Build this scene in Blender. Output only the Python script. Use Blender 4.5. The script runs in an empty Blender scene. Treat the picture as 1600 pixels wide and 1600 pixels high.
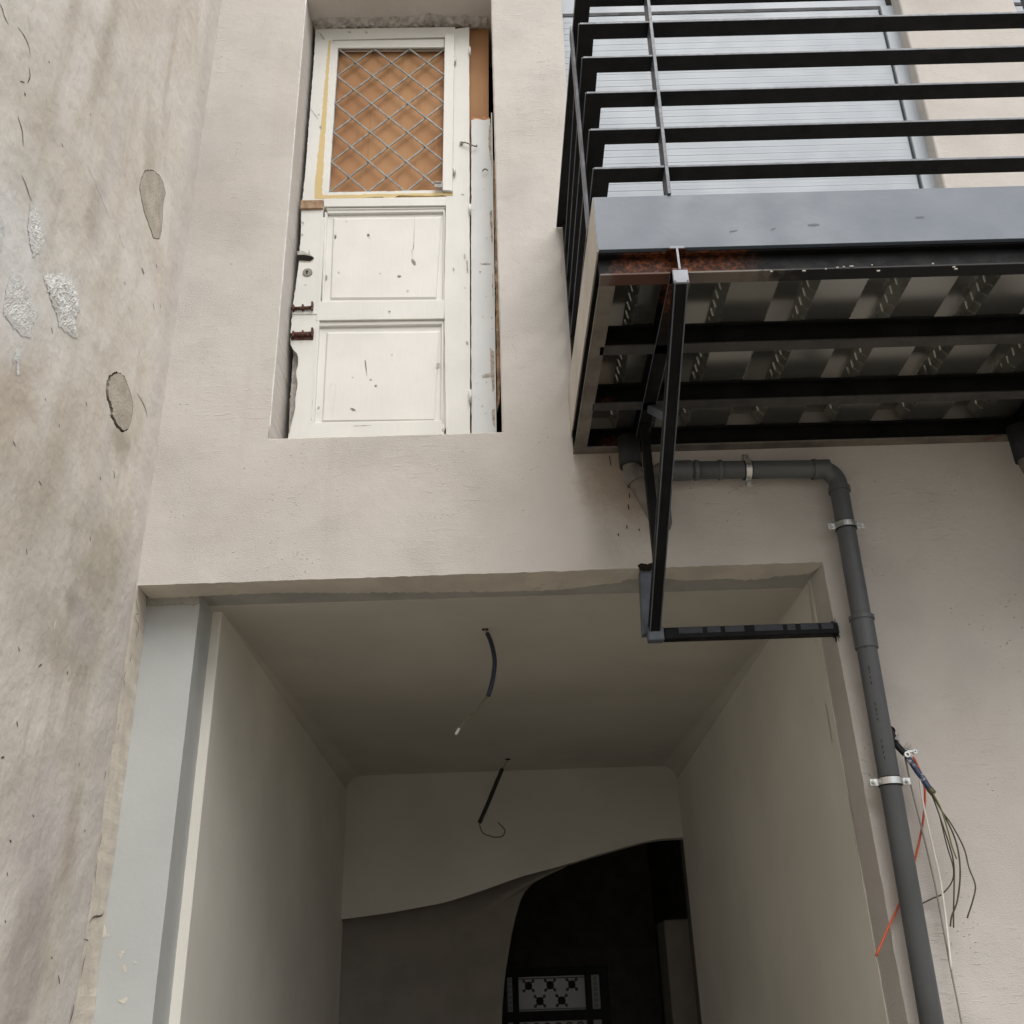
import bpy, bmesh, math, random
from mathutils import Vector, Matrix, noise
random.seed(7)
S = bpy.context.scene
COL = S.collection
# ---------------------------------------------------------------- camera
CAM = Vector((0, -3.2, 1.6))
FPX = 1556.739                                   # focal length in photo pixels (1600 wide)
RGT = Vector((0.99950995, 0.00446003, -0.03098343))
UPV = Vector((0.02978944, -0.43956276, 0.89771776))
FWD = Vector((0.00961531, 0.89820081, 0.43948021))
cd = bpy.data.cameras.new('camera')
cd.sensor_width = 36; cd.lens = 36 * FPX / 1600; cd.clip_start = .05; cd.clip_end = 900
cam = bpy.data.objects.new('camera', cd); COL.objects.link(cam)
cam.matrix_world = Matrix(((RGT.x, UPV.x, -FWD.x, CAM.x), (RGT.y, UPV.y, -FWD.y, CAM.y),
                           (RGT.z, UPV.z, -FWD.z, CAM.z), (0, 0, 0, 1)))
S.camera = cam
# ---------------------------------------------------------------- sky, sun, exposure (bright overcast)
SUN_EL, SUN_AZ = 58, 160                         # azimuth clockwise from +Y: the sun stands behind the camera
w = bpy.data.worlds.new('World'); S.world = w; w.use_nodes = True
nt = w.node_tree; nt.nodes.clear()
sky = nt.nodes.new('ShaderNodeTexSky'); sky.sky_type = 'NISHITA'; sky.sun_disc = False
sky.sun_elevation = math.radians(SUN_EL); sky.sun_rotation = math.radians(SUN_AZ)
sky.air_density = 1.0; sky.dust_density = 4.0; sky.ozone_density = 1.0
hs = nt.nodes.new('ShaderNodeHueSaturation'); hs.inputs['Saturation'].default_value = .30
bg = nt.nodes.new('ShaderNodeBackground'); bg.inputs['Strength'].default_value = .105
ow = nt.nodes.new('ShaderNodeOutputWorld')
nt.links.new(sky.outputs[0], hs.inputs['Color']); nt.links.new(hs.outputs[0], bg.inputs['Color'])
nt.links.new(bg.outputs[0], ow.inputs['Surface'])
sl = bpy.data.lights.new('sun', 'SUN'); sl.energy = 1.4; sl.angle = math.radians(55); sl.color = (1, .965, .92)
so = bpy.data.objects.new('sun', sl); COL.objects.link(so)
az, el = math.radians(SUN_AZ), math.radians(SUN_EL)
sd = Vector((math.sin(az) * math.cos(el), math.cos(az) * math.cos(el), math.sin(el)))
so.rotation_euler = (-sd).to_track_quat('-Z', 'Y').to_euler(); so.location = (2, -8, 12)
S.view_settings.view_transform = 'Standard'; S.view_settings.look = 'None'
S.view_settings.exposure = 0.72; S.view_settings.gamma = 1.0; S.view_settings.use_curve_mapping = False

# ---------------------------------------------------------------- helpers
def at(u, v, ax, val):
    """the point of the plane x|y|z = val that the photograph shows at pixel u, v"""
    d = RGT * ((u - 800) / FPX) + UPV * ((800 - v) / FPX) + FWD
    i = 'xyz'.index(ax)
    return CAM + d * ((val - CAM[i]) / d[i])

class MB:
    def __init__(s): s.bm = bmesh.new()
    def face(s, pts):
        try: return s.bm.faces.new([s.bm.verts.new(p) for p in pts])
        except ValueError: return None
    def box(s, x0, x1, y0, y1, z0, z1, bev=0):
        return s.hexa([(x0, y0, z0), (x1, y0, z0), (x1, y1, z0), (x0, y1, z0)],
                      [(x0, y0, z1), (x1, y0, z1), (x1, y1, z1), (x0, y1, z1)], bev)
    def hexa(s, a, b, bev=0):
        """prism between two outlines of equal length"""
        A = [s.bm.verts.new(p) for p in a]; B = [s.bm.verts.new(p) for p in b]; n = len(A); F = []
        F.append(s.bm.faces.new(A[::-1])); F.append(s.bm.faces.new(B))
        for i in range(n): F.append(s.bm.faces.new((A[i], A[(i + 1) % n], B[(i + 1) % n], B[i])))
        if bev:
            E = list({e for f in F for e in f.edges})
            bmesh.ops.bevel(s.bm, geom=E, offset=bev, segments=1, affect='EDGES', profile=.5)
        return s
    def slab_y(s, xz, y0, y1, bev=0):
        """outline given as (x, z), extruded from y0 (front) to y1"""
        return s.hexa([(x, y0, z) for x, z in xz], [(x, y1, z) for x, z in xz], bev)
    def bar(s, p0, p1, w, h, up=(0, 0, 1), bev=.003):
        p0, p1 = Vector(p0), Vector(p1); d = (p1 - p0).normalized(); r = d.cross(Vector(up)).normalized(); u = r.cross(d)
        k = [(-w/2, -h/2), (w/2, -h/2), (w/2, h/2), (-w/2, h/2)]
        return s.hexa([p0 + r*a + u*b for a, b in k], [p1 + r*a + u*b for a, b in k], bev)
    def tube(s, path, r, n=12, cap=True, rr=None):
        P = [Vector(p) for p in path]; m = len(P); rings = []; t0 = None
        for i, p in enumerate(P):
            t = (P[min(i + 1, m - 1)] - P[max(i - 1, 0)]).normalized()
            if t0 is None:
                a = t.cross(Vector((0, 0, 1)) if abs(t.z) < .9 else Vector((0, 1, 0))).normalized()
            else:
                a = (a - t * a.dot(t)).normalized()
            t0 = t; b = t.cross(a); q = rr[i] if rr else r
            rings.append([s.bm.verts.new(p + (a*math.cos(2*math.pi*k/n) + b*math.sin(2*math.pi*k/n))*q) for k in range(n)])
        for i in range(m - 1):
            for k in range(n):
                f = s.bm.faces.new((rings[i][k], rings[i][(k+1) % n], rings[i+1][(k+1) % n], rings[i+1][k])); f.smooth = n > 4
        if cap: s.bm.faces.new(rings[0][::-1]); s.bm.faces.new(rings[-1])
        return s
    def ring(s, c, axis, r0, r1, h, n=28):
        """hollow collar of inner radius r0, outer r1 and height h along axis"""
        c = Vector(c); t = Vector(axis).normalized()
        a = t.cross(Vector((0, 0, 1)) if abs(t.z) < .9 else Vector((0, 1, 0))).normalized(); b = t.cross(a)
        prof = [(r0, -h/2), (r1, -h/2), (r1, h/2), (r0, h/2)]; R = []
        for k in range(n):
            e = a*math.cos(2*math.pi*k/n) + b*math.sin(2*math.pi*k/n)
            R.append([s.bm.verts.new(c + e*q + t*z) for q, z in prof])
        for k in range(n):
            for j in range(4):
                s.bm.faces.new((R[k][j], R[(k+1) % n][j], R[(k+1) % n][(j+1) % 4], R[k][(j+1) % 4]))
        return s
    def fill(s, loops):
        """flat face with holes; loops are lists of 3-D points"""
        E = []; out = []
        for L in loops:
            vs = [s.bm.verts.new(p) for p in L]; out.append(vs)
            for i in range(len(vs)): E.append(s.bm.edges.new((vs[i], vs[(i+1) % len(vs)])))
        bmesh.ops.triangle_fill(s.bm, use_beauty=True, use_dissolve=False, edges=E)
        return out
    def bridge(s, A, B):
        n = len(A); B = [b if isinstance(b, bmesh.types.BMVert) else s.bm.verts.new(b) for b in B]
        for i in range(n): s.bm.faces.new((A[i], A[(i+1) % n], B[(i+1) % n], B[i]))
        return B

def world_loc(o):
    v = Vector((0, 0, 0))
    while o: v += o.location; o = o.parent
    return v

def build(name, mb, mat, parent=None, label=None, kind=None, loc=None):
    bm = mb.bm; o0 = Vector(loc) if loc else Vector((0, 0, 0))
    off = world_loc(parent) if parent else Vector((0, 0, 0))
    for v in bm.verts: v.co -= off + o0
    bmesh.ops.recalc_face_normals(bm, faces=bm.faces)
    me = bpy.data.meshes.new(name); bm.to_mesh(me); bm.free()
    me.materials.append(mat)
    o = bpy.data.objects.new(name, me); COL.objects.link(o); o.location = o0
    if parent: o.parent = parent
    if label: o['label'] = label
    if kind: o['kind'] = kind
    return o

def thing(name, label, cat, loc, group=None):
    o = bpy.data.objects.new(name, None); COL.objects.link(o); o.location = loc; o.empty_display_size = .1
    tag(o, label, cat, group); return o
def tag(o, label, cat, group=None):
    o['label'] = label; o['category'] = cat
    if group: o['group'] = group
def copy_tree(o, parent=None):
    c = o.copy(); COL.objects.link(c)
    if parent: c.parent = parent
    for k in list(o.children): copy_tree(k, c)
    return c

def fillet(pts, r, n=7):
    P = [Vector(p) for p in pts]; out = [P[0]]
    for i in range(1, len(P) - 1):
        a = (P[i-1] - P[i]).normalized(); b = (P[i+1] - P[i]).normalized()
        p0, p2 = P[i] + a*r, P[i] + b*r
        for k in range(n + 1):
            t = k / n; out.append(p0*(1-t)**2 + P[i]*2*t*(1-t) + p2*t*t)
    out.append(P[-1]); return out
def smooth(pts, n=6):
    P = [Vector(p) for p in pts]; P = [P[0]*2 - P[1]] + P + [P[-1]*2 - P[-2]]; out = []
    for i in range(1, len(P) - 2):
        for k in range(n):
            t = k / n; a, b, c, d = P[i-1], P[i], P[i+1], P[i+2]
            out.append(.5*((2*b) + (c - a)*t + (2*a - 5*b + 4*c - d)*t*t + (3*b - a - 3*c + d)*t**3))
    out.append(P[-2]); return out
def ragged(pts, step, amp, closed=True):
    """outline of 2-D points with small irregular wobble"""
    out = []; n = len(pts)
    for i in range(n if closed else n - 1):
        a = Vector(pts[i]); b = Vector(pts[(i+1) % n]); L = (b - a).length; m = max(1, int(L / step)); d = (b - a).normalized(); q = Vector((-d[1], d[0]))
        for k in range(m):
            t = k / m; p = a.lerp(b, t)
            out.append(tuple(p + (q * random.gauss(0, amp) if k else q*0)))
    if not closed: out.append(tuple(pts[-1]))
    return out

# ---------------------------------------------------------------- materials
class NT:
    def __init__(s, name):
        s.m = bpy.data.materials.new(name); s.m.use_nodes = True; s.t = s.m.node_tree; s.t.nodes.clear()
        s.out = s.n('OutputMaterial'); s.b = s.n('BsdfPrincipled'); s.t.links.new(s.b.outputs[0], s.out.inputs['Surface'])
        s.pos = s.n('NewGeometry').outputs['Position']
    def n(s, ty, **kw):
        q = s.t.nodes.new('ShaderNode' + ty)
        for k, v in kw.items(): setattr(q, k, v)
        return q
    def set(s, sock, v):
        if hasattr(v, 'is_linked') or isinstance(v, bpy.types.NodeSocket): s.t.links.new(v, sock)
        else: sock.default_value = v
    def mapped(s, scale, rot=(0, 0, 0), vec=None):
        q = s.n('Mapping'); s.set(q.inputs['Vector'], vec or s.pos); q.inputs['Scale'].default_value = scale; q.inputs['Rotation'].default_value = rot
        return q.outputs[0]
    def noise(s, vec, scale=1, detail=4, rough=.55, dist=0):
        q = s.n('TexNoise'); s.set(q.inputs['Vector'], vec); q.inputs['Scale'].default_value = scale
        q.inputs['Detail'].default_value = detail; q.inputs['Roughness'].default_value = rough; q.inputs['Distortion'].default_value = dist
        return q.outputs['Fac']
    def math(s, op, a, b=0.0, c=None):
        q = s.n('Math', operation=op); s.set(q.inputs[0], a); s.set(q.inputs[1], b)
        if c is not None: s.set(q.inputs[2], c)
        return q.outputs[0]
    def ramp(s, f, a, b, lo=0.0, hi=1.0):
        q = s.n('MapRange', interpolation_type='SMOOTHSTEP'); s.set(q.inputs['Value'], f)
        for k, v in zip(('From Min', 'From Max', 'To Min', 'To Max'), (a, b, lo, hi)): q.inputs[k].default_value = v
        return q.outputs['Result']
    def mix(s, f, a, b, blend='MIX'):
        q = s.n('Mix', data_type='RGBA', blend_type=blend); s.set(q.inputs['Factor'], f)
        for k, v in ((6, a), (7, b)):
            if isinstance(v, tuple): v = v + (1,) if len(v) == 3 else v
            s.set(q.inputs[k], v)
        return q.outputs[2]
    def ell(s, c, rad, wob=None, soft=.5, rot=(0, 0, 0)):
        """soft-edged ellipse mask round world point c, its rim broken up by wob (a noise socket)"""
        q = s.n('VectorMath', operation='SUBTRACT'); s.set(q.inputs[0], s.pos); q.inputs[1].default_value = c
        v = s.mapped(tuple(1 / r for r in rad), rot, q.outputs[0]); l = s.n('VectorMath', operation='LENGTH'); s.set(l.inputs[0], v)
        d = l.outputs['Value']
        if wob is not None: d = s.math('ADD', d, s.math('MULTIPLY_ADD', wob, 1.6, -.8))
        return s.ramp(d, 1 + soft, 1 - soft)
    def bump(s, h, dist, strength=1.0, prev=None):
        q = s.n('Bump'); s.set(q.inputs['Height'], h); q.inputs['Distance'].default_value = dist; q.inputs['Strength'].default_value = strength
        if prev is not None: s.set(q.inputs['Normal'], prev)
        return q.outputs[0]
    def done(s, col, rough=.7, metal=0.0, normal=None, spec=None):
        if isinstance(col, tuple) and len(col) == 3: col = col + (1,)
        s.set(s.b.inputs['Base Color'], col); s.set(s.b.inputs['Roughness'], rough); s.set(s.b.inputs['Metallic'], metal)
        if normal is not None: s.set(s.b.inputs['Normal'], normal)
        if spec is not None: s.b.inputs['Specular IOR Level'].default_value = spec
        return s.m

def simple(name, col, rough=.6, metal=0.0, var=.12, vs=6, bs=90, bd=.0006, spec=.5, dirt=None):
    t = NT(name); f = t.noise(t.pos, vs, 5); dark = tuple(c * (1 - var) for c in col); light = tuple(min(1, c * (1 + var)) for c in col)
    c = t.mix(t.ramp(f, .3, .7), dark, light)
    if dirt: c = t.mix(t.ramp(t.noise(t.pos, dirt[1], 6, .65), dirt[2], dirt[2] + .12), c, dirt[0])
    return t.done(c, t.ramp(t.noise(t.pos, vs * 3, 3), .2, .8, rough - .08, rough + .1), metal, t.bump(t.noise(t.pos, bs, 3), bd), spec)

def render_mat():
    """cream roughcast house render, fine pits dragged sideways by the float"""
    t = NT('cream_render')
    big = t.noise(t.pos, .8, 5); mid = t.noise(t.pos, 5, 6, .6)
    c = t.mix(t.ramp(big, .35, .65), (.538, .501, .466), (.574, .545, .510))
    c = t.mix(t.ramp(mid, .35, .75, 0, .5), c, (.588, .562, .52))
    streak = t.ramp(t.noise(t.mapped((9, 9, .5)), 1, 5, .6), .55, .8, 0, .22)
    c = t.mix(streak, c, (.44, .39, .34))
    fine = t.noise(t.mapped((110, 110, 260)), 1, 4, .7); grain = t.noise(t.pos, 420, 2)
    pits = t.n('TexVoronoi'); t.set(pits.inputs['Vector'], t.mapped((38, 38, 85))); pits.inputs['Scale'].default_value = 1; pits.inputs['Randomness'].default_value = 1
    pm = t.math('MULTIPLY', t.ramp(pits.outputs['Distance'], .16, .05), t.ramp(t.noise(t.pos, 3.2, 4), .5, .66))
    c = t.mix(t.math('MULTIPLY', pm, .22), c, (.36, .33, .30))
    rough_zone = t.ramp(t.noise(t.pos, 2.1, 3), .42, .7, .35, 1)
    h = t.math('MULTIPLY', t.math('ADD', fine, t.math('MULTIPLY', grain, .5)), rough_zone)
    drag = t.ramp(t.noise(t.mapped((14, 14, 70)), 1, 5, .7), .52, .72); dz_ = t.ramp(t.noise(t.pos, 1.7, 4), .46, .62)
    h = t.math('ADD', h, t.math('MULTIPLY', t.math('MULTIPLY', drag, dz_), .28)); h = t.math('SUBTRACT', h, t.math('MULTIPLY', pm, 1.1))
    rs = t.ell((.43, 0, 3.30), (.13, 9, .16), t.noise(t.pos, 14, 6, .65), .6); c = t.mix(t.math('MULTIPLY', rs, .55), c, (.30, .20, .12))
    return t.done(c, .92, 0, t.bump(h, .0052, 1, t.bump(t.noise(t.pos, 7, 3), .006)), .2)

def left_mat():
    t = NT('weathered_render')
    wob = t.noise(t.pos, 9, 6, .65); W = lambda u, v: tuple(at(u, v, 'x', -1.27))
    diag = t.noise(t.mapped((1, 6, 1.3), (math.radians(-24), 0, 0)), 1.4, 6, .6)
    big = t.noise(t.pos, 2.2, 6, .6, .6)
    c = t.mix(t.ramp(big, .32, .68), (.63, .585, .515), (.72, .685, .63))
    c = t.mix(t.ramp(diag, .46, .72, 0, .6), c, (.50, .455, .375))
    c = t.mix(t.ramp(t.noise(t.mapped((1, 3, .6)), 2.6, 6, .62), .55, .75, 0, .75), c, (.72, .69, .65))
    def blot(u, v, ry, rz, col, k, rot=0, soft=.75):
        nonlocal c
        c = t.mix(t.math('MULTIPLY', t.ell(W(u, v), (9, ry, rz), wob, soft, (math.radians(rot), 0, 0)), k), c, col)
    olive = (.40, .365, .29)
    for a in ((150, 890, .16, .22, olive, .75), (110, 1010, .26, .10, olive, .6), (60, 815, .2, .16, olive, .55), (185, 905, .07, .2, olive, .4),
              (150, 330, .05, .12, olive, .5, -25), (165, 90, .05, .3, olive, .35, -20), (60, 240, .12, .25, olive, .3, -20), (100, 690, .06, .25, olive, .35),
              (235, 240, .05, .16, olive, .4, -18), (30, 1540, .10, .3, (.33, .29, .28), .5), (110, 1320, .05, .12, (.36, .27, .20), .45), (190, 690, .07, .06, olive, .7),
              (20, 600, .12, .2, (.43, .34, .25), .5), (150, 1480, .06, .2, (.37, .33, .29), .5), (120, 950, .07, .03, (.22, .2, .16), .5),
              (50, 900, .1, .1, (.60, .56, .52), .6), (130, 985, .09, .08, (.56, .52, .50), .7), (175, 250, .05, .3, (.62, .585, .56), .6), (60, 1290, .2, .16, (.52, .48, .47), .5),
              (30, 430, .14, .24, (.66, .655, .63), .55), (28, 488, .085, .13, (.74, .74, .72), .8), (100, 476, .055, .12, (.72, .72, .70), .6), (54, 362, .05, .11, (.72, .72, .70), .6), (3, 350, .07, .11, (.72, .72, .70), .7), (190, 690, .07, .05, (.42, .39, .33), .7), (238, 262, .05, .10, (.50, .46, .38), .6), (160, 740, .05, .2, (.60, .56, .52), .6)):
        blot(*a)
    edge = t.n('SeparateXYZ'); t.set(edge.inputs[0], t.pos)
    c = t.mix(t.math('MULTIPLY', t.ramp(edge.outputs['Y'], -.22, -.06), t.ramp(t.noise(t.pos, 6, 4), .2, .6, .2, .8)), c, (.58, .545, .515))
    c = t.mix(t.ramp(t.noise(t.mapped((1, 60, 34)), 1, 3, .6), .75, .80, 0, .35), c, (.3, .27, .22))
    c = t.mix(t.ramp(t.noise(t.mapped((1, 26, 11)), 1, 5, .7), .66, .74, 0, .35), c, (.74, .71, .66))
    h = t.noise(t.mapped((1, 34, 22), (math.radians(-20), 0, 0)), 1, 6, .66)
    return t.done(c, .9, 0, t.bump(h, .0045, .7, t.bump(t.noise(t.pos, 3.2, 4), .03, .7)), .2)

def paint_mat(name, base, chipcol, chip=.70, grime=(.42, .37, .28)):
    t = NT(name)
    c = t.mix(t.ramp(t.noise(t.pos, 5, 5), .3, .7), tuple(b * .93 for b in base), base)
    c = t.mix(t.ramp(t.noise(t.mapped((40, 40, 6)), 1, 4, .6), .6, .8, 0, .14), c, grime)
    m = t.ramp(t.noise(t.mapped((55, 55, 38)), 1, 5, .7), chip, chip + .03)
    c = t.mix(m, c, chipcol)
    h = t.math('SUBTRACT', t.noise(t.mapped((90, 90, 9)), 1, 4, .6), t.math('MULTIPLY', m, 1.2))
    return t.done(c, .55, 0, t.bump(h, .0009, .7), .4)

def steel_mat(name, col, rust=(), rough=.42, spec=.42):
    t = NT(name); c = t.mix(t.ramp(t.noise(t.pos, 9, 5), .35, .7), col, tuple(x * 1.6 + .002 for x in col))
    wob = t.noise(t.pos, 26, 6, .7); rg = .42
    for cc, rad, k in rust:
        m = t.math('MULTIPLY', t.ell(cc, rad, wob, .35), k)
        rc = t.mix(t.ramp(t.noise(t.pos, 70, 5, .7), .42, .66), (.035, .011, .006), (.20, .062, .02))
        c = t.mix(m, c, rc)
    sp = t.ramp(t.noise(t.pos, 240, 2), .74, .78, 0, .35); c = t.mix(sp, c, (.16, .16, .15))
    return t.done(c, t.ramp(wob, .3, .7, rough - .06, rough + .13), 0, t.bump(t.noise(t.pos, 130, 3), .0006), spec)

def deck_mat():
    t = NT('galvanised_deck')
    v = t.n('TexVoronoi'); t.set(v.inputs['Vector'], t.mapped((70, 45, 70))); v.inputs['Scale'].default_value = 1
    c = t.mix(t.ramp(t.noise(t.pos, 3, 5), .3, .7), (.47, .475, .445), (.54, .54, .51))
    c = t.mix(t.ramp(v.outputs['Distance'], 0, .8, 0, .10), c, (.33, .33, .32))
    c = t.mix(t.ramp(t.noise(t.mapped((20, 2, 1)), 1, 5, .65), .64, .78, 0, .16), c, (.30, .28, .24))
    return t.done(c, .24, .9)

def board_mat():
    t = NT('brown_board')
    c = t.mix(t.ramp(t.noise(t.mapped((2, 2, 2)), 1, 4, .5), .3, .7), (.33, .165, .075), (.42, .235, .115))
    c = t.mix(t.ramp(t.noise(t.mapped((40, 40, 3)), 1, 4, .6), .5, .8, 0, .4), c, (.26, .12, .055))
    return t.done(c, .75, 0, t.bump(t.noise(t.mapped((120, 120, 14)), 1, 3), .0006), .25)

R_ = lambda x, y, z: (x, y, z)
m_render = render_mat(); m_left = left_mat()
m_soffit = simple('soffit_render', (.60, .56, .49), .9, var=.1, bs=160, bd=.002, spec=.2, dirt=((.28, .25, .2), 5, .62))
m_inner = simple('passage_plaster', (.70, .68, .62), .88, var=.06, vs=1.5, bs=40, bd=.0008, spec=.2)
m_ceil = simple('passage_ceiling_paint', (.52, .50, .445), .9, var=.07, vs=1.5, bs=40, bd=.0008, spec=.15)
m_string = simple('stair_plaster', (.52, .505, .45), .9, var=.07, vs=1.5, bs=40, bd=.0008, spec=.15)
m_bare = simple('bare_cement', (.375, .37, .345), .9, var=.12, bs=120, bd=.0015, spec=.2)
m_floor = simple('light_soaking_floor', (.06, .055, .05), .7, var=.2)  # dark tone chosen to soak up light inside the passage
m_pil = simple('pale_blue_paint', (.44, .455, .445), .62, var=.04, vs=3, bs=60, bd=.0006, spec=.35, dirt=((.40, .40, .38), 7, .7))
m_mortar = simple('rough_mortar', (.64, .59, .51), .95, var=.10, vs=12, bs=90, bd=.0012, spec=.1)
m_greymortar = simple('grey_mortar', (.42, .395, .37), .95, var=.25, vs=30, bs=150, bd=.004, spec=.1, dirt=((.05, .045, .04), 60, .66))
m_patch = simple('white_filler', (.68, .68, .66), .95, var=.12, vs=25, bs=220, bd=.0015, spec=.1, dirt=((.33, .32, .30), 70, .68))
m_plug = simple('cement_plug', (.47, .43, .365), .92, var=.16, vs=12, bs=120, bd=.004, spec=.15)
m_hole = simple('hole_shade_and_fleck', (.02, .018, .015), .95, var=.2, spec=.05)  # near-black paints the shade inside holes; also black flecks and smears
m_smudge = simple('grey_smudge', (.54, .52, .46), .9, var=.1)
m_chip = simple('worn_paint_chip', (.40, .375, .335), .9, var=.3, vs=60)
m_crack = simple('dusty_crack', (.11, .098, .082), .95, var=.4, vs=40, spec=.05)
m_dark = simple('stairwell_gloom_tone', (.12, .11, .095), .9, var=.2, spec=.1)  # wall colour kept dark so the stairwell reads as unlit
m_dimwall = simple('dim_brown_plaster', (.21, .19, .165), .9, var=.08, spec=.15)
m_white = paint_mat('white_door_paint', (.685, .68, .64), (.21, .185, .16), .715)
m_field = paint_mat('white_panel_paint', (.70, .69, .655), (.25, .22, .19), .735)
m_bluewhite = paint_mat('bluish_white_paint', (.63, .65, .65), (.38, .33, .28), .66)
m_yellow = paint_mat('yellowed_paint', (.58, .44, .19), (.3, .22, .12), .68)
m_wood = simple('bare_wood', (.34, .22, .13), .8, var=.35, vs=30, bs=120, bd=.002, dirt=((.6, .55, .48), 30, .58))
m_rawwood = simple('weathered_bare_wood', (.40, .345, .29), .9, var=.3, vs=40, bs=120, bd=.002)
m_rawedge = simple('torn_board_edge', (.50, .24, .12), .9, var=.4, vs=60, bs=200, bd=.003)
m_rust = simple('rusted_iron', (.10, .045, .03), .85, .2, var=.5, vs=60, bs=220, bd=.002, dirt=((.45, .42, .38), 60, .62))
m_iron = simple('grey_painted_iron', (.20, .19, .17), .55, .2, var=.25, vs=40, bs=120, bd=.0008)
m_ironwhite = simple('painted_hinge', (.62, .62, .59), .5, .1, var=.15, vs=40)
m_board = board_mat()
m_steel = steel_mat('black_steel', (.005, .0052, .0055), (((.47, -.99, 3.43), (.12, .2, .06), .9), ((.62, -.99, 3.43), (.10, .2, .07), .65), ((.36, -.6, 3.40), (.06, .07, .03), .5), ((.36, -.3, 3.40), (.06, .06, .03), .45), ((.43, -.03, 3.40), (.06, .1, .05), .6)), .5, .13)
m_bars = steel_mat('black_railing_steel', (.006, .0058, .006), (), .55, .18)
m_edge = simple('lit_edge_and_grey_paint', (.085, .10, .125), .45, var=.2, vs=20)  # pale tone paints light on bar edges; also plain paint of uprights and post
m_fascia = simple('blue_grey_paint', (.098, .125, .160), .45, var=.03, vs=2, bs=60, bd=.0003)
m_sideplate = simple('bare_side_plate', (.50, .465, .41), .7, .1, var=.12, vs=5, dirt=((.17, .08, .04), 7, .62))
m_flange = simple('rusty_flange_primer', (.15, .135, .115), .7, .1, var=.25, vs=14, dirt=((.13, .06, .035), 6, .60))
m_crossflange = simple('flange_bounce_grey', (.052, .051, .049), .6, .1, var=.25, vs=14, dirt=((.09, .045, .03), 5, .70))  # paler than the web to paint in ground bounce; blotches are rust
t_ = NT('front_flange_paint'); _w = t_.noise(t_.pos, 20, 6, .7)
_c = t_.mix(t_.ell((.50, -.985, 3.39), (.26, .3, .3), _w, .3), (.010, .010, .011), (.15, .13, .11)); _c = t_.mix(t_.math('MULTIPLY', t_.ell((.42, -.985, 3.39), (.10, .3, .3), _w, .3), .8), _c, (.08, .025, .014))
m_frontflange = t_.done(_c, .55, 0, None, .25)
m_scuff = simple('paint_scuff', (.055, .065, .08), .5)
m_smear = simple('dull_black_smear', (.022, .026, .034), .6)
m_primer = simple('grey_primer', (.22, .24, .27), .5, .1, var=.08)
m_deck = deck_mat()
m_pvc = simple('grey_pvc', (.085, .092, .098), .42, var=.10, vs=5, bs=40, bd=.0003)
m_pvcold = simple('dusty_grey_pvc', (.13, .115, .10), .6, var=.3, vs=14, dirt=((.25, .22, .18), 20, .62))
m_zinc = simple('zinc_clamp', (.62, .62, .60), .32, .9, var=.1, vs=30)
m_rubber = simple('black_rubber', (.012, .013, .014), .7)
m_shut = simple('shutter_aluminium', (.335, .375, .415), .55, 0, var=.03, vs=2, bs=30, bd=.0002)
m_gap = simple('shutter_gap', (.30, .335, .37), .8)
m_conduit = simple('dark_blue_conduit', (.012, .018, .038), .45, var=.3, vs=60)
m_conduitw = simple('worn_blue_conduit', (.022, .035, .085), .5, var=.4, vs=60, dirt=((.5, .51, .53), 40, .53))
m_orange = simple('orange_cable', (.50, .095, .04), .5)
m_whitew = simple('white_cable', (.80, .77, .70), .5)
m_greyw = simple('grey_cable', (.27, .25, .22), .5)
m_darkw = simple('olive_wire', (.065, .058, .03), .5, var=.3, vs=40)
m_copper = simple('bare_wire', (.16, .13, .09), .5)
m_connector = simple('white_connector', (.6, .58, .54), .4)
m_ground = simple('sandy_paving', (.235, .21, .175), .85, var=.2, vs=2, bs=60, bd=.004)
m_scroll = simple('dusty_iron_scroll', (.05, .04, .033), .7)
m_doorblack = simple('black_door_frame', (.012, .011, .010), .6)
gt = NT('frosted_glass'); gt.t.nodes.remove(gt.b)
_tr = gt.n('BsdfTranslucent'); _tr.inputs['Color'].default_value = (.20, .20, .185, 1)
_gl = gt.n('BsdfGlossy'); _gl.inputs['Roughness'].default_value = .25; _mx = gt.n('MixShader'); _mx.inputs[0].default_value = .08
gt.t.links.new(_tr.outputs[0], _mx.inputs[1]); gt.t.links.new(_gl.outputs[0], _mx.inputs[2]); gt.t.links.new(_mx.outputs[0], gt.out.inputs['Surface'])
m_frost = gt.m

# ================================================================ GROUND
g = MB(); g.face([(-150, -150, 0), (150, -150, 0), (150, 150, 0), (-150, 150, 0)])
o = build('ground', g, m_ground); o['kind'] = 'structure'

# ================================================================ HOUSE
house = thing('house', 'cream rendered house front with an open passage below and a tall window above it', 'house', (0, 0, 0))
DW = dict(x0=-.858, x1=.012, z0=3.50, z1=5.935)                   # tall window opening that holds the white door
LX, RX, ZL = -1.27, 1.11, 2.93                                    # passage opening
lint = ragged([(LX, 2.926), (RX, 2.936)], .02, .0009, False)
outer = lint + ragged([(RX, 2.936), (RX + .005, 0)], .03, .0006, False)[1:] + [(5.6, 0), (5.6, 8.2), (LX, 8.2)]
h1 = ragged([(DW['x0'], DW['z0']), (DW['x1'] - .004, DW['z0']), (DW['x1'] + .006, DW['z1']), (DW['x0'] - .006, DW['z1'])], .02, .0006)
h2 = ragged([(.325, 3.664), (1.882, 3.664), (1.98, 6.30), (.362, 6.30)], .06, .0006)
h3 = ragged([(2.44, 3.664), (3.98, 3.664), (4.0, 6.30), (2.52, 6.30)], .06, .0006)
f = MB(); P = lambda L, y: [(x, y, z) for x, z in L]
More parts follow.
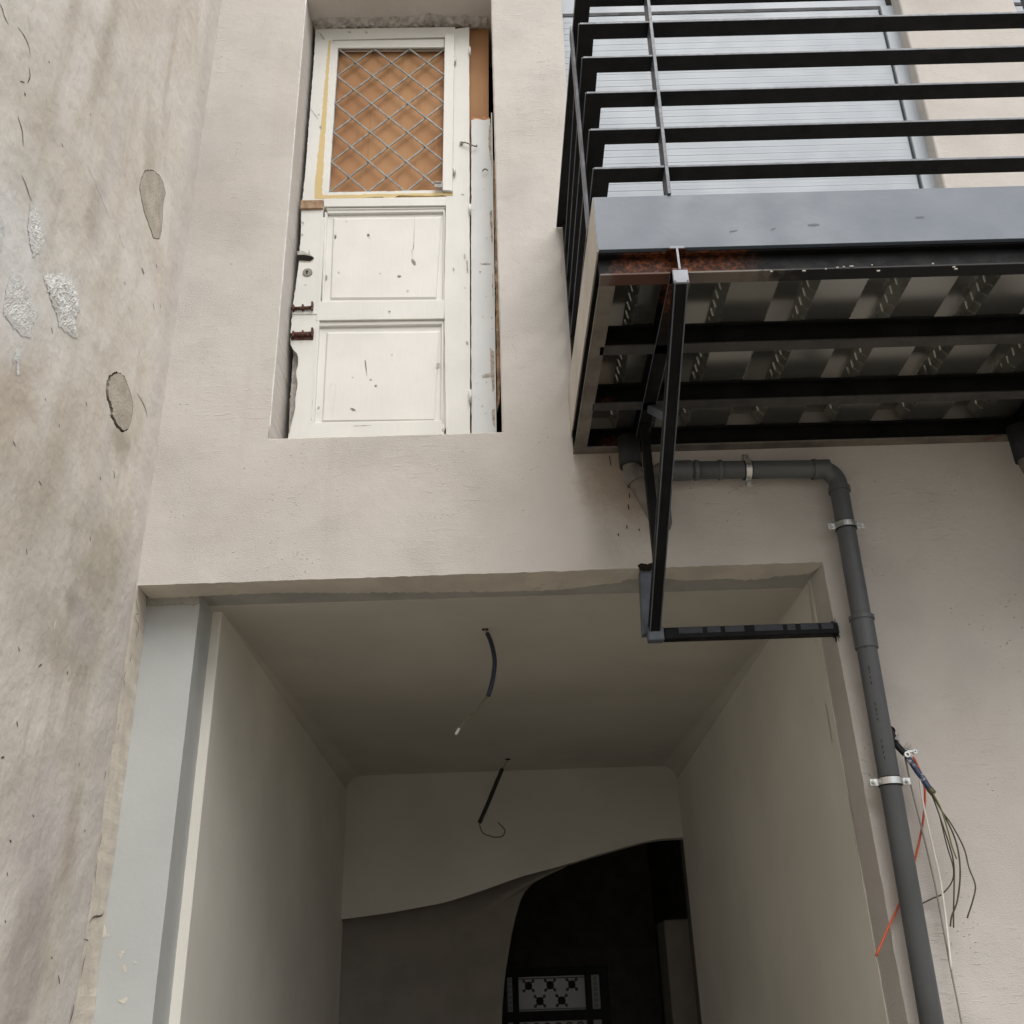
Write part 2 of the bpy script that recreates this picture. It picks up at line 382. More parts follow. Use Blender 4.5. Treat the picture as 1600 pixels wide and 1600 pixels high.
def grow(L, k):
    cx = sum(p[0] for p in L) / len(L); cz = sum(p[1] for p in L) / len(L)
    x0, x1 = min(p[0] for p in L), max(p[0] for p in L); z0, z1 = min(p[1] for p in L), max(p[1] for p in L)
    return [(cx + (x - cx) * (1 + 2*k/(x1-x0)), cz + (z - cz) * (1 + 2*k/(z1-z0))) for x, z in L]
vs = f.fill([P(outer, 0)] + [P(grow(h, .005), 0) for h in (h1, h2, h3)])
for loop, h, dep in ((vs[1], h1, .42), (vs[2], h2, .075), (vs[3], h3, .075)):
    ed = f.bridge(loop, P(h, .005)); f.bridge(ed, P(h, dep))
nl = len(lint)
for i in range(nl - 1):                                           # lintel soffit start and the right jamb of the passage
    pass
jam = vs[0][nl - 1: nl - 1 + len(outer) - nl - 2]
jb = [f.bm.verts.new((v.co.x, .165, v.co.z)) for v in jam]
for i in range(len(jam) - 1): f.bm.faces.new((jam[i], jam[i+1], jb[i+1], jb[i]))
build('facade_wall', f, m_render, house)
q = MB(); b0, b1 = (DW['x0'] - .0025, DW['z0'] + .006), (DW['x0'] - .0085, DW['z1'] - .004)
q.tube([(b0[0] + (b1[0]-b0[0])*i/40 + random.gauss(0, .0004), .0012, b0[1] + (b1[1]-b0[1])*i/40) for i in range(41)], .003, 8); build('corner_bead', q, m_patch, house)
# soffit of the lintel: render with a torn back edge over a bare cement band
rag_px = [(215, 938), (330, 930), (430, 926), (560, 926), (700, 925), (800, 924), (880, 921), (950, 912), (967, 911), (982, 904), (1002, 904), (1046, 904), (1070, 907),
          (1100, 906), (1141, 904), (1160, 906), (1183, 906), (1205, 902), (1231, 899), (1250, 898), (1262, 898), (1275, 890), (1284, 887)]
back = []
for u, v in rag_px:
    p = at(u, v, 'z', ZL); back.append((p.x, max(.02, p.y)))
back[0] = (LX, .15); back[-1] = (RX, .03)
back = ragged(back, .012, .0035, False)
s = MB(); fr = [(x, 0) for x, z in lint]; zf = dict((x, z) for x, z in lint)
loop = [(x, .0005, z) for x, z in lint] + [(x, y, ZL - .0005) for x, y in back[::-1]]
s.fill([loop])
L0 = [(x, y, ZL - .0005) for x, y in back]; 
for i in range(len(L0) - 1):
    a, b = L0[i], L0[i+1]; s.face([a, b, (b[0], b[1], ZL + .02), (a[0], a[1], ZL + .02)])
build('lintel_soffit', s, m_soffit, house)
s = MB(); s.box(-1.45, 1.115, .012, .27, ZL + .0075, ZL + .03); build('cement_band', s, m_bare, house)
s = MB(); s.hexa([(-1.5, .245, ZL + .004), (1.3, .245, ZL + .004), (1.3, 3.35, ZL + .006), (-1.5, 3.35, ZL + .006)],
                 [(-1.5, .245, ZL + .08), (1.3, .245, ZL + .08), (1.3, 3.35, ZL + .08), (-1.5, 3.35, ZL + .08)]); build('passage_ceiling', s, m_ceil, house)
s = MB(); s.box(-1.3, 1.3, .32, 3.35, .004, .03); build('added_dark_floor', s, m_floor, house)  # unseen floor added dark to cut bounce onto the passage ceiling
s = MB(); s.box(-1.3, 1.4, 3.352, 7, .004, .03); build('added_dark_floor', s, m_floor, house)
# passage walls
XL, XR = -1.058, 1.1088
s = MB(); s.slab_y([(-1.5, -.01), (XL, -.01), (XL, ZL + .01), (-1.5, ZL + .01)], .30, 3.42, .004); build('passage_wall', s, m_inner, house)
s = MB(); s.hexa([(XR, .163, -.01), (1.5, .163, -.01), (1.5, .163, ZL + .01), (XR, .163, ZL + .01)], [(1.078, 3.36, -.01), (1.5, 3.36, -.01), (1.5, 3.36, ZL + .01), (1.078, 3.36, ZL + .01)]); build('passage_wall', s, m_inner, house)
s = MB(); s.slab_y(ragged([(-1.36, -.01), (-1.092, -.01), (-1.092, ZL + .009), (-1.36, ZL + .009)], .04, .0003), .14, .305); build('pilaster', s, m_pil, house, 'pale blue painted pilaster at the left of the passage mouth')
# rough lumps along the top of the pilaster
s = MB(); top = []
for i in range(60):
    x = -1.30 + i * .0035; top.append((x, 2.905 - .012 * noise.noise((x * 30, 0, 1)) - .010 * noise.noise((x * 90, 0, 2))))
s.slab_y([(-1.30, ZL + .006), (-1.0935, ZL + .006)] + top[::-1], .1335, .145); build('mortar_joint', s, m_bare, house)
# stair: stringer wall with a sweeping lower edge, soffit, under-stair wall
edge_px = [(528, 1437), (560, 1433), (610, 1426), (660, 1417), (695, 1410), (740, 1396), (780, 1382), (817, 1369), (855, 1359), (890, 1349), (925, 1338), (960, 1328), (985, 1321), (1008, 1315), (1030, 1311), (1058, 1309)]
edge = [at(u, v, 'y', 3.352) for u, v in edge_px]
edge = [(p.x, p.z) for p in smooth(edge, 4)]; edge[0] = (-1.09, edge[0][1]); edge[-1] = (XR + .06, edge[-1][1])
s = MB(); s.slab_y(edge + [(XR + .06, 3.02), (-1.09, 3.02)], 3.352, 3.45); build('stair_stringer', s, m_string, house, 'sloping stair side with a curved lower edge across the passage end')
s = MB(); ee = [(x, z) for x, z in edge if x < .40]; n = len(ee)
rows = []
for t in range(10):
    a = t/9*math.pi/2; row = []
    for i, (x, z) in enumerate(ee):
        k = i/(n - 1); ys = 1 if k < .66 else max(.0, 1 - ((k - .66)/.34)**.8); zs_ = .40*(1 - k)**1.5 + .004
        row.append(s.bm.verts.new((x, 3.3525 + .27*math.sin(a)*ys, z - .0012 - zs_*(1 - math.cos(a)))))
    rows.append(row)
for t in range(9):
    for i in range(n - 1): q = s.bm.faces.new((rows[t][i], rows[t][i+1], rows[t+1][i+1], rows[t+1][i])); q.smooth = True
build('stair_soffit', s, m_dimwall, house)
arch_px = [(908, 1335), (882, 1354), (856, 1366), (835, 1378), (820, 1394), (812, 1411), (804, 1440), (797, 1475), (790, 1520), (786, 1560), (784, 1600), (781, 1680)]
arch = [(p.x, p.z) for p in smooth([at(u, v, 'y', 3.62) for u, v in arch_px], 4)]
wl = arch + [(-.12, 0), (-1.3, 0)] + [(-1.3, 2.3)] + [(x, z + .16) for x, z in ee if x < arch[0][0] - .02]
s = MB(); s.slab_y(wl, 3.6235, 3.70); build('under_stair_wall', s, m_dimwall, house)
# stairwell behind, its gloom put into the dark wall colour
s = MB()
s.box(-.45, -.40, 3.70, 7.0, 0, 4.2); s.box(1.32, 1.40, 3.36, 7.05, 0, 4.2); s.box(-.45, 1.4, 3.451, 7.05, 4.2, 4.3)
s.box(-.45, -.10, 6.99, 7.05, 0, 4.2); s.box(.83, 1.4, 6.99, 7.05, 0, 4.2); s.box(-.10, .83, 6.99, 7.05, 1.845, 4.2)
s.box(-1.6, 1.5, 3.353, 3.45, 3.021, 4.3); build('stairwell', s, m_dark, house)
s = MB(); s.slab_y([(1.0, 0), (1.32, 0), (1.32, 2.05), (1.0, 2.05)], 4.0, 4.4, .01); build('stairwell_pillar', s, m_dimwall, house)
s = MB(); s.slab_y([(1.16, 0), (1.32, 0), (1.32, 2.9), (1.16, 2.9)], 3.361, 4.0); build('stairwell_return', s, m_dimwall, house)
# back door with frosted panes and scrollwork, daylight beyond
bd = MB(); fy0, fy1 = 6.96, 7.0
bd.box(-.12, -.085, fy0, fy1, 0, 1.86); bd.box(.765, .85, fy0, fy1, 0, 1.86); bd.box(-.04, .018, fy0 - .004, fy1, 0, 1.84); bd.box(.63, .69, fy0 - .004, fy1, 0, 1.84)
bd.box(-.085, .765, fy0 - .008, fy1, 1.785, 1.86); bd.box(-.085, .765, fy0 - .008, fy1, 1.415, 1.50); bd.box(-.085, .765, fy0 - .008, fy1, 0, .9)
bdo = build('back_door', bd, m_doorblack, house, 'dark glazed door at the far end of the passage')
for x0, x1 in ((-.085, -.04), (.018, .63), (.69, .765)):
    for z0, z1 in ((1.50, 1.785), (.9, 1.415)):
        q = MB(); q.box(x0, x1, 6.985, 6.992, z0, z1); build('pane', q, m_frost, bdo)
ir = MB()
for (cx, cz) in ((.11, 1.71), (.31, 1.71), (.51, 1.71), (.21, 1.58), (.41, 1.58)):
    ir.tube([(cx, 6.968, cz), (cx, 6.976, cz)], .036, 10)
    for k in range(4):
        a = math.pi/4 + k*math.pi/2; px, pz = cx + .062*math.cos(a), cz + .058*math.sin(a)
        ir.tube([(cx + .03*math.cos(a), 6.972, cz + .03*math.sin(a)), (px, 6.972, pz)], .006, 6)
        ir.ring((px, 6.972, pz), (0, 1, 0), .006, .014, .01, 10)
for k in range(6): 
    ir.ring((-.063, 6.972, 1.53 + .045*k), (0, 1, 0), .010, .016, .01, 10)
    ir.ring((.726, 6.972, 1.53 + .045*k), (0, 1, 0), .010, .016, .01, 10)
for k in range(6):
    for r in range(3): ir.ring((.07 + .10*k, 6.972, 1.37 - .11*r), (0, 1, 0), .022, .036, .01, 10)
ir.box(.018, .63, 6.968, 6.976, 1.765, 1.772); ir.box(.018, .63, 6.968, 6.976, 1.51, 1.516)
build('scrollwork', ir, m_scroll, bdo, kind='stuff')
# room behind the tall window, its darkness put into near-black walls
s = MB(); s.box(-1.2, .3, .9, .95, 3.2, 6.2); s.box(-1.2, .3, .425, .95, 6.2, 6.25); s.box(-1.2, .3, .425, .95, 3.15, 3.2); s.box(-1.25, -1.2, .425, .95, 3.15, 6.25); s.box(.3, .35, .425, .95, 3.15, 6.25)
build('window_recess', s, m_hole, house)
# ragged mortar bead along the top of the white door
s = MB(); nx, ny = 110, 8; G = []
for i in range(nx + 1):
    x = DW['x0'] + .005 + (DW['x1'] - DW['x0'] - .02) * i / nx; row = []
    wdt = .035 + .022 * noise.noise((x * 9, 1, 0)) + .010 * noise.noise((x * 40, 2, 0))
    if x > -.10: wdt *= .75
    for j in range(ny + 1):
        t = j / ny; y = .163 - wdt * (1 - t) * 1.6; z = DW['z1'] - .0008 - .016 * math.sin(t * 1.6) * (1 + .8 * noise.noise((x * 60, y * 60, 3)))
        row.append(s.bm.verts.new((x, y, z)))
    G.append(row)
for i in range(nx):
    for j in range(ny): s.bm.faces.new((G[i][j], G[i+1][j], G[i+1][j+1], G[i][j+1]))
build('mortar_joint', s, m_greymortar, house, 'rough grey mortar joint above the white door')
# roller shutters
def shutter(x0, x1, xt0, xt1, tilt):
    body = MB(); body.box(x0 - .03, x1 + .03, .094, .10, 3.60, 6.29)
    sh = build('roller_shutter', body, m_gap, house)
    me = None; zs = 3.666; k = 0; xr = lambda z: x1 + tilt * (z - 3.5)
    while zs < 5.83:
        q = MB(); a, b = x0 + .012, xr(zs) - .066
        q.hexa([(a, .084, zs), (b, .084, zs), (b, .093, zs), (a, .093, zs)], [(a, .084, zs + .0385), (b + tilt*.04, .084, zs + .0399), (b + tilt*.04, .093, zs + .0399), (a, .093, zs + .0399)], .0005)
        q.box(a + .002, b - .002, .0838, .0845, zs + .0190, zs + .0202)
        build('slat', q, m_shut, sh); zs += .04
    q = MB(); q.box(x0 + .005, xr(5.86) - .02, .081, .092, 5.885, 6.28, .003); build('shutter_box', q, m_shut, sh)
    q = MB(); q.box(x0 + .012, xr(5.86) - .064, .0815, .0825, 5.868, 5.884); build('slot_shade_strip', q, m_rubber, sh)  # black strip painting the shaded gap below the shutter box
    q = MB(); q.hexa([(x1 - .0655, .0800, 3.62), (x1 - .0605, .0800, 3.62), (x1 - .0605, .0835, 3.62), (x1 - .0655, .0835, 3.62)], [(xr(5.86) - .0655, .0800, 5.86), (xr(5.86) - .0605, .0800, 5.86), (xr(5.86) - .0605, .0835, 5.86), (xr(5.86) - .0655, .0835, 5.86)]); build('gap_shade_strip', q, m_rubber, sh)  # black strip painting the shaded gap between slats and guide rail
    q = MB(); q.hexa([(x1 - .060, .066, 3.46), (x1 + .02, .066, 3.46), (x1 + .02, .0935, 3.46), (x1 - .060, .0935, 3.46)],
                     [(xr(5.87) - .060, .066, 5.87), (xr(5.87) + .02, .066, 5.87), (xr(5.87) + .02, .0935, 5.87), (xr(5.87) - .060, .0935, 5.87)], .002); build('guide_rail', q, m_shut, sh)
    q = MB(); q.box(x0 - .02, x0 + .010, .066, .0935, 3.46, 5.87, .002); build('guide_rail', q, m_shut, sh)
shutter(.335, 1.882, 0, 0, .0344)
shutter(2.45, 3.98, 0, 0, .007)
# roof and rear closing walls so that no daylight leaks into the rooms
s = MB(); s.box(-1.27, 5.6, .002, 7.0, 8.2, 8.35); s.box(5.52, 5.6, .43, 7.0, 0, 8.2); s.box(-1.75, 5.52, 7.06, 7.12, 4.3, 8.2); build('roof_slab', s, m_bare, house)

# ================================================================ NEIGHBOURING WALL (left)
nw = thing('neighbour_wall', 'weathered beige side wall of the neighbouring building with filler patches and stains', 'wall', (-1.27, -3, 0))
X = -1.27
def zoomed(L, k, ou, ov): return [(ou + k*a, ov + k*b) for a, b in L]
ov1 = zoomed([(650, 642), (625, 650), (605, 664), (592, 700), (588, 740), (592, 790), (606, 830), (613, 860), (616, 900), (632, 925), (645, 952), (665, 968), (684, 980), (712, 965), (728, 920), (736, 870), (739, 820), (728, 770), (712, 720), (694, 672), (672, 652)], .28125, 0, 400)
ov2 = zoomed([(805, 945), (785, 985), (773, 1040), (785, 1110), (800, 1180), (818, 1230), (838, 1285), (850, 1325), (885, 1330), (897, 1290), (903, 1220), (907, 1130), (920, 1075), (908, 1020), (888, 975), (850, 945)], .28125, 0, 0)
def onwall(L): return [at(u, v, 'x', X) for u, v in L]
def rough_loop(L, amp): return [Vector((X, y, z)) for y, z in ragged([(p.y, p.z) for p in onwall(L)], .006, amp)]
H1, H2 = rough_loop(ov1, .0016), rough_loop(ov2, .0012)
cav = []; s = MB(); big = [(X, -9, 0), (X, .0, 0), (X, .0, 9), (X, -9, 9)]
vs = s.fill([big, H1, H2])
for lp, H, d in ((vs[1], H1, .06), (vs[2], H2, .03)):
    q = MB(); a_ = [q.bm.verts.new((X - .0002, p.y, p.z)) for p in H]; q.bm.faces.new(q.bridge(a_, [(X - d, p.y, p.z) for p in H])); cav.append(q)
s.face([(X, 0, 0), (X - .3, 0, 0), (X - .3, 0, 9), (X, 0, 9)]); s.face([(X - .3, -9, 9), (X, -9, 9), (X, 0, 9), (X - .3, 0, 9)]); s.face([(X, -9, 0), (X - .3, -9, 0), (X - .3, -9, 9), (X, -9, 9)])
build('wall_face', s, m_left, nw)
for q in cav: build('cavity', q, m_hole, nw)  # inside of each hole coloured near-black for its shade
def plug(H, shy, shz, kk, dep, tip, label):
    cy = sum(p.y for p in H)/len(H); cz = sum(p.z for p in H)/len(H)
    q = MB(); fr = []; bk = []
    for p in H:
        nn_ = .004*noise.noise((p.y*55, p.z*55, 8)); y = cy + (p.y - cy)*kk + shy + nn_ + random.gauss(0, .0005); z = cz + (p.z - cz)*kk + shz + nn_
        dx = dep + tip*(p.y - cy)
        fr.append((X - dx, y, z)); bk.append((X - .028, y, z))
    q.hexa(bk, fr, 0); build('plaster_plug', q, m_plug, nw, label)
plug(H1, .0155, .011, .945, .0008, .0, 'oval cement plug with a dark crack down its left side')
plug(H2, .0065, .0055, .98, .0008, .0, 'oval cement plug faintly cracked, higher up the wall')
def inside(p, poly):
    c = False; j = len(poly) - 1
    for i in range(len(poly)):
        a, b = poly[i], poly[j]
        if (a[1] > p[1]) != (b[1] > p[1]) and p[0] < (b[0]-a[0])*(p[1]-a[1])/(b[1]-a[1]) + a[0]: c = not c
        j = i
    return c
def patch(px, amp, label):
    H = [(p.y, p.z) for p in onwall(px)]; y0, y1 = min(p[0] for p in H), max(p[0] for p in H); z0, z1 = min(p[1] for p in H), max(p[1] for p in H)
    st = .0045; ny, nz = int((y1-y0)/st) + 1, int((z1-z0)/st) + 1; V = {}; q = MB()
    def dist(p): return min((Vector(p) - Vector(H[i]).lerp(Vector(H[(i+1) % len(H)]), t/3)).length for i in range(len(H)) for t in range(3))
    for i in range(ny + 1):
        for j in range(nz + 1):
            y, z = y0 + i*st, z0 + j*st; jig = .010*noise.noise((y*70, z*70, 5))
            if inside((y + jig, z + jig), H):
                e = min(1, dist((y, z))/.03)
                hgt = .001 + .5*amp*e*(.6 + .5*noise.noise((y*22, z*14, 1)) + .55*noise.noise((y*90, z*45, 2)) + .6*noise.noise((y*190, z*140, 4)))
                V[i, j] = q.bm.verts.new((X + max(.0006, hgt), y, z))
    for i in range(ny):
        for j in range(nz):
            k = [(i, j), (i+1, j), (i+1, j+1), (i, j+1)]
            if all(a in V for a in k): q.bm.faces.new([V[a] for a in k])
    for v in list(q.bm.verts):
        if not v.link_faces: q.bm.verts.remove(v)
    build('plaster_patch', q, m_patch, nw, label)
patch(zoomed([(60, 90), (20, 220), (15, 330), (70, 400), (120, 450), (165, 460), (180, 390), (220, 310), (170, 230), (150, 150), (100, 100)], .28125, 0, 400), .006, 'broad smeared white filler patch near the left edge')
patch(zoomed([(240, 95), (270, 90), (340, 85), (400, 130), (430, 200), (445, 290), (420, 350), (430, 470), (380, 440), (330, 400), (300, 310), (260, 200), (240, 130)], .28125, 0, 400), .011, 'roughest white filler patch with deep trowel marks')
patch(zoomed([(160, 1120), (150, 1250), (165, 1380), (180, 1440), (230, 1400), (250, 1350), (235, 1230), (210, 1150)], .28125, 0, 0), .007, 'narrow white filler patch above the other patches')
patch(zoomed([(-40, 1170), (10, 1190), (30, 1250), (20, 1350), (-10, 1440), (-60, 1400)], .28125, 0, 0), .005, 'pale filler patch cut off by the left edge of the picture')
patch(zoomed([(85, 500), (115, 515), (118, 560), (100, 690), (85, 600), (60, 575), (80, 540)], .28125, 0, 400), .005, 'small white filler dribble below the broad patch')
def strips(name, lines, ax, val, wid, mat, parent, sgn=1):
    """hair cracks, scratches and flecks: thin tapered slivers a fraction of a millimetre proud of the surface"""
    q = MB(); n3 = {'x': Vector((1, 0, 0)), 'y': Vector((0, -1, 0))}[ax] * .0007 * sgn
    for L in lines:
        wd = wid
        if isinstance(L[0], (int, float)): wd = L[0]; L = L[1:]
        p = [at(u, v, ax, val) + n3 for u, v in L]
        p = smooth(p, 4) if len(p) > 2 else [p[0], p[0].lerp(p[1], .5), p[1]]
        m = len(p); prev = None
        for i in range(m):
            t = (p[min(i+1, m-1)] - p[max(0, i-1)]).normalized(); nn = t.cross(n3.normalized())
            ww = wd * (.25 + .75*math.sin(math.pi*(i + .4)/(m - .2))) * random.uniform(.7, 1.2) / 2
            cur = (q.bm.verts.new(p[i] + nn*ww), q.bm.verts.new(p[i] - nn*ww))
            if prev: q.bm.faces.new((prev[0], prev[1], cur[1], cur[0]))
            prev = cur
    return build(name, q, mat, parent, kind='stuff')
Z1 = lambda L: zoomed(L, .28125, 0, 0)
Z2 = lambda L: zoomed(L, .28125, 0, 400)
Z3 = lambda L: zoomed(L, .28125, 0, 800)
Z4 = lambda L: zoomed(L, .28125, 0, 1200)
cr = [Z1([(-10, 10), (10, 45), (25, 95), (48, 138)]), Z1([(98, 150), (130, 195), (155, 245), (168, 305)]), [.008] + Z1([(160, 375), (166, 425), (152, 462)]), Z1([(112, 452), (135, 458)]),
      [.008] + Z1([(98, 648), (112, 690), (124, 740), (128, 815)]), Z1([(118, 970), (140, 1020), (160, 1080), (176, 1118)]), [.012] + Z1([(136, 515), (140, 535)]),
      Z1([(785, 1485), (792, 1508), (800, 1524)]), [.007] + Z1([(866, 1468), (872, 1485)]), [.008] + Z1([(690, 1565), (696, 1582)]), Z1([(268, 338), (276, 352)]), Z1([(500, 630), (504, 645)]), Z1([(342, 795), (350, 820)]),
      [.006] + Z2([(790, 65), (800, 98)]), [.008] + Z2([(865, 45), (872, 68)]), Z2([(850, 262), (857, 298)]), Z2([(888, 262), (892, 290)]), [.009] + Z2([(475, 810), (482, 832)]), [.008] + Z2([(72, 1030), (84, 1056)]), [.01] + Z2([(215, 1250), (230, 1274)]),
      Z2([(250, 790), (252, 806)]), Z2([(326, 935), (330, 952)]), [.006] + Z2([(555, 1225), (560, 1245)]), [.006] + Z2([(630, 1190), (638, 1236)]), Z2([(760, 760), (800, 830), (820, 900)]), [.007] + Z2([(285, 400), (292, 430)]),
      [.006] + Z3([(145, 205), (150, 235)]), [.009] + Z3([(212, 860), (232, 845)]), Z3([(102, 750), (107, 775)]), [.007] + Z3([(92, 1160), (98, 1195)]), [.007] + Z3([(372, 885), (376, 902)]), Z3([(500, 140), (503, 160)]), [.006] + Z3([(440, 1395), (436, 1412)]), [.008] + Z3([(5, 1365), (22, 1362)]),
      [.008] + Z4([(180, 260), (188, 272)]), [.008] + Z4([(52, 400), (62, 412)]), Z4([(38, 580), (42, 600)]), [.006] + Z4([(324, 1150), (330, 1200)]), [.006] + Z4([(26, 845), (32, 860)]), [.005] + Z4([(470, 342), (472, 356)]), [.005] + Z4([(284, 1050), (290, 1060)])]
cr = [([max(.0045, L[0]*.6)] + L[1:]) if isinstance(L[0], float) else L for L in cr]
strips('crack', cr, 'x', X, .004, m_crack, nw)
sc_l = [[.012] + Z1([(482, 915), (530, 1000)]), [.01] + Z1([(530, 1010), (575, 1120), (610, 1215)]), [.012] + Z1([(660, 1300), (690, 1375)]), [.008] + Z3([(310, 598), (298, 652)]), [.012] + Z4([(508, 90), (500, 160)]), [.008] + Z1([(780, 440), (740, 520)]), [.01] + Z4([(310, 80), (322, 62)]), [.007] + Z1([(160, 90), (170, 180)])]
strips('scratch', sc_l, 'x', X, .01, m_patch, nw)
# broken mortar along the edge between the wall and the pilaster
s = MB(); N = 150; prev = None
for i in range(N + 1):
    z = 1.1 + (2.93 - 1.1)*i/N; a = noise.noise((z*6, 0, 3)); b = noise.noise((z*30, 1, 3)); c = noise.noise((z*13, 5, 3))
    wd = .008 + .004*a + .003*b - .008*max(0, (z - 2.5)/.45) + .02*max(0, (1.75 - z)/.6)
    cur = [s.bm.verts.new((X + .0008, -.012 + .006*c, z)), s.bm.verts.new((X + .002 + .0015*b, .006 + .004*c, z)), s.bm.verts.new((X - .001 + wd*.35, .05, z)), s.bm.verts.new((X - .012 + wd, .139, z))]
    if prev:
        for k in range(3): s.bm.faces.new((prev[k], prev[k+1], cur[k+1], cur[k]))
    prev = cur
build('mortar_bead', s, m_mortar, nw, 'ragged beige mortar edge beside the pale blue pilaster')
# thin rubbed mortar line where the wall meets the house front
lines = [[random.uniform(.003, .007)] + [(344 - .1429*v + random.uniform(-2, 1), v), (344 - .1429*(v + l/2) + random.uniform(-1.5, 1), v + l/2), (344 - .1429*(v + l), v + l)] for v, l in ((4, 60), (70, 90), (170, 80), (255, 70), (330, 60), (395, 70), (470, 90), (566, 80), (650, 70), (735, 60), (812, 70))]
strips('corner_filler', lines, 'y', 0, .005, m_patch, nw)
# chips on the facade close to that corner and below the balcony
fl = [zoomed(L, .28125, 950, 680) for L in ([(8, 115), (16, 170)], [(118, 325), (120, 350)], [(112, 385), (116, 415)], [(55, 545), (60, 562)], [(172, 520), (174, 532)], [(104, 500), (106, 520)])]
fl += [[.004] + zoomed(L, .28125, 0, 0) for L in ([(1062, 640), (1068, 660)], [(1078, 700), (1074, 740)], [(1100, 860), (1106, 872)], [(1055, 690), (1060, 705)], [(1040, 1180), (1030, 1225)], [(1205, 110), (1206, 140)], [(1145, 390), (1147, 405)])]
fl += [zoomed(L, .28125, 0, 400) for L in ([(975, 130), (968, 190)], [(955, 295), (958, 310)], [(957, 360), (959, 380)], [(932, 240), (935, 248)])]
strips('render_fleck', fl, 'y', 0, .0045, m_hole, house)

# ================================================================ WHITE DOOR wedged into the tall window
DY = .15
door = thing('white_door', 'old chipped white panelled door with a diamond grille, wedged in the tall window opening', 'door', (-.42, DY, 3.5))
def dq(L, k=1, ou=0, ov=0): return [(p.x, p.z) for p in (at(ou + k*a, ov + k*b, 'y', DY) for a, b in L)]
A1 = lambda L: dq(L, .28125, 400, 0)
A2 = lambda L: dq(L, .28125, 400, 300)
def dpart(name, xz, y0, y1, mat, bev=.0015, label=None, parent=None):
    return build(name, MB().slab_y(xz, y0, y1, bev), mat, parent or door, label)
# stiles, rails
ls_px = [(493, 45), (520, 45), (508, 322), (505, 330), (497, 470), (486, 672), (484, 684)] 
left_edge = [(450, 685), (455, 664), (461, 640), (462.5, 618), (465, 600), (463, 585), (466, 562), (464, 552), (457.5, 545), (454, 538), (455, 500), (457.5, 487), (458, 474), (461, 455), (463, 440), (466, 420), (468, 395), (470, 370), (470.5, 345), (471, 322), (474, 300), (477, 270), (480, 230), (484, 180), (487, 140), (490, 100), (492, 70)]
stl = dq(ls_px) + dq(left_edge)
stl = ragged(stl, .012, .0009)
dpart('stile', stl, DY, DY + .036, m_white, 0, 'left stile with a torn lower edge')
dpart('stile', ragged(dq([(697, 309), (710, 56), (710, 45), (733, 42), (734.5, 678), (697, 680), (694, 470)]), .03, .0006), DY + .0008, DY + .036, m_white, 0)
dpart('stile_batten', ragged(dq([(508, 340), (503, 340), (486, 672), (484, 679), (490, 679), (494, 600)]), .03, .0006), DY - .002, DY + .02, m_white, 0)
dpart('rail', ragged(dq([(519, 45), (711, 42), (710, 57), (517, 62)]), .03, .0006), DY + .0004, DY + .036, m_white, 0, 'top rail of the door')
dpart('rail', A1([(375, 1105), (1058, 1095), (1056, 1145), (378, 1152)]), DY - .004, DY + .036, m_white, .002)
dpart('moulding', A1([(384, 1152), (1055, 1146), (1050, 1158), (392, 1166)]), DY + .002, DY + .03, m_white, .004)
dpart('rail', A2([(345, 612), (1050, 604), (1045, 706), (332, 716)]), DY - .003, DY + .036, m_white, .002)
dpart('rail', ragged(A2([(300, 1297), (1030, 1284), (1046, 1300), (1045, 1352), (180, 1372), (182, 1345)]), .02, .001), DY - .004, DY + .036, m_white, 0)
# recessed grounds and raised fields
dpart('panel', A2([(380, 95), (1066, 88), (1062, 615), (360, 622)]), DY + .017, DY + .03, m_field, 0)
dpart('panel', A2([(330, 700), (1066, 695), (1066, 1300), (295, 1310)]), DY + .017, DY + .03, m_field, 0)
def field(o, i):
    q = MB(); O = [q.bm.verts.new((x, DY + .0168, z)) for x, z in o]; I = [q.bm.verts.new((x, DY + .011, z)) for x, z in i]
    q.bm.faces.new(I); 
    for k in range(4): q.bm.faces.new((O[k], O[(k+1) % 4], I[(k+1) % 4], I[k]))
    build('raised_field', q, m_field, door)
field(A2([(424, 128), (1032, 122), (1002, 582), (408, 586)]), A2([(434, 142), (1022, 136), (996, 573), (417, 577)]))
field(A2([(388, 765), (1022, 760), (994, 1262), (361, 1268)]), A2([(398, 778), (1012, 772), (985, 1253), (372, 1259)]))
# bead mouldings round the panels
for L in ([(380, 100), (396, 112), (376, 600), (362, 612)], [(1040, 100), (1050, 90), (1046, 604), (1036, 604)], [(332, 740), (350, 752), (318, 1290), (298, 1300)], [(1030, 735), (1044, 712), (1036, 1286), (1024, 1290)],
          [(362, 600), (1040, 592), (1044, 606), (352, 614)], [(312, 1275), (1028, 1262), (1032, 1284), (300, 1297)]):
    dpart('bead', A2(L), DY + .005, DY + .024, m_white, .003)
for L in ([(388, 92), (1050, 82), (1046, 106), (396, 116)], [(334, 714), (1044, 704), (1038, 730), (348, 742)]):
    dpart('bead', A2(L), DY + .006, DY + .024, m_white, .004)
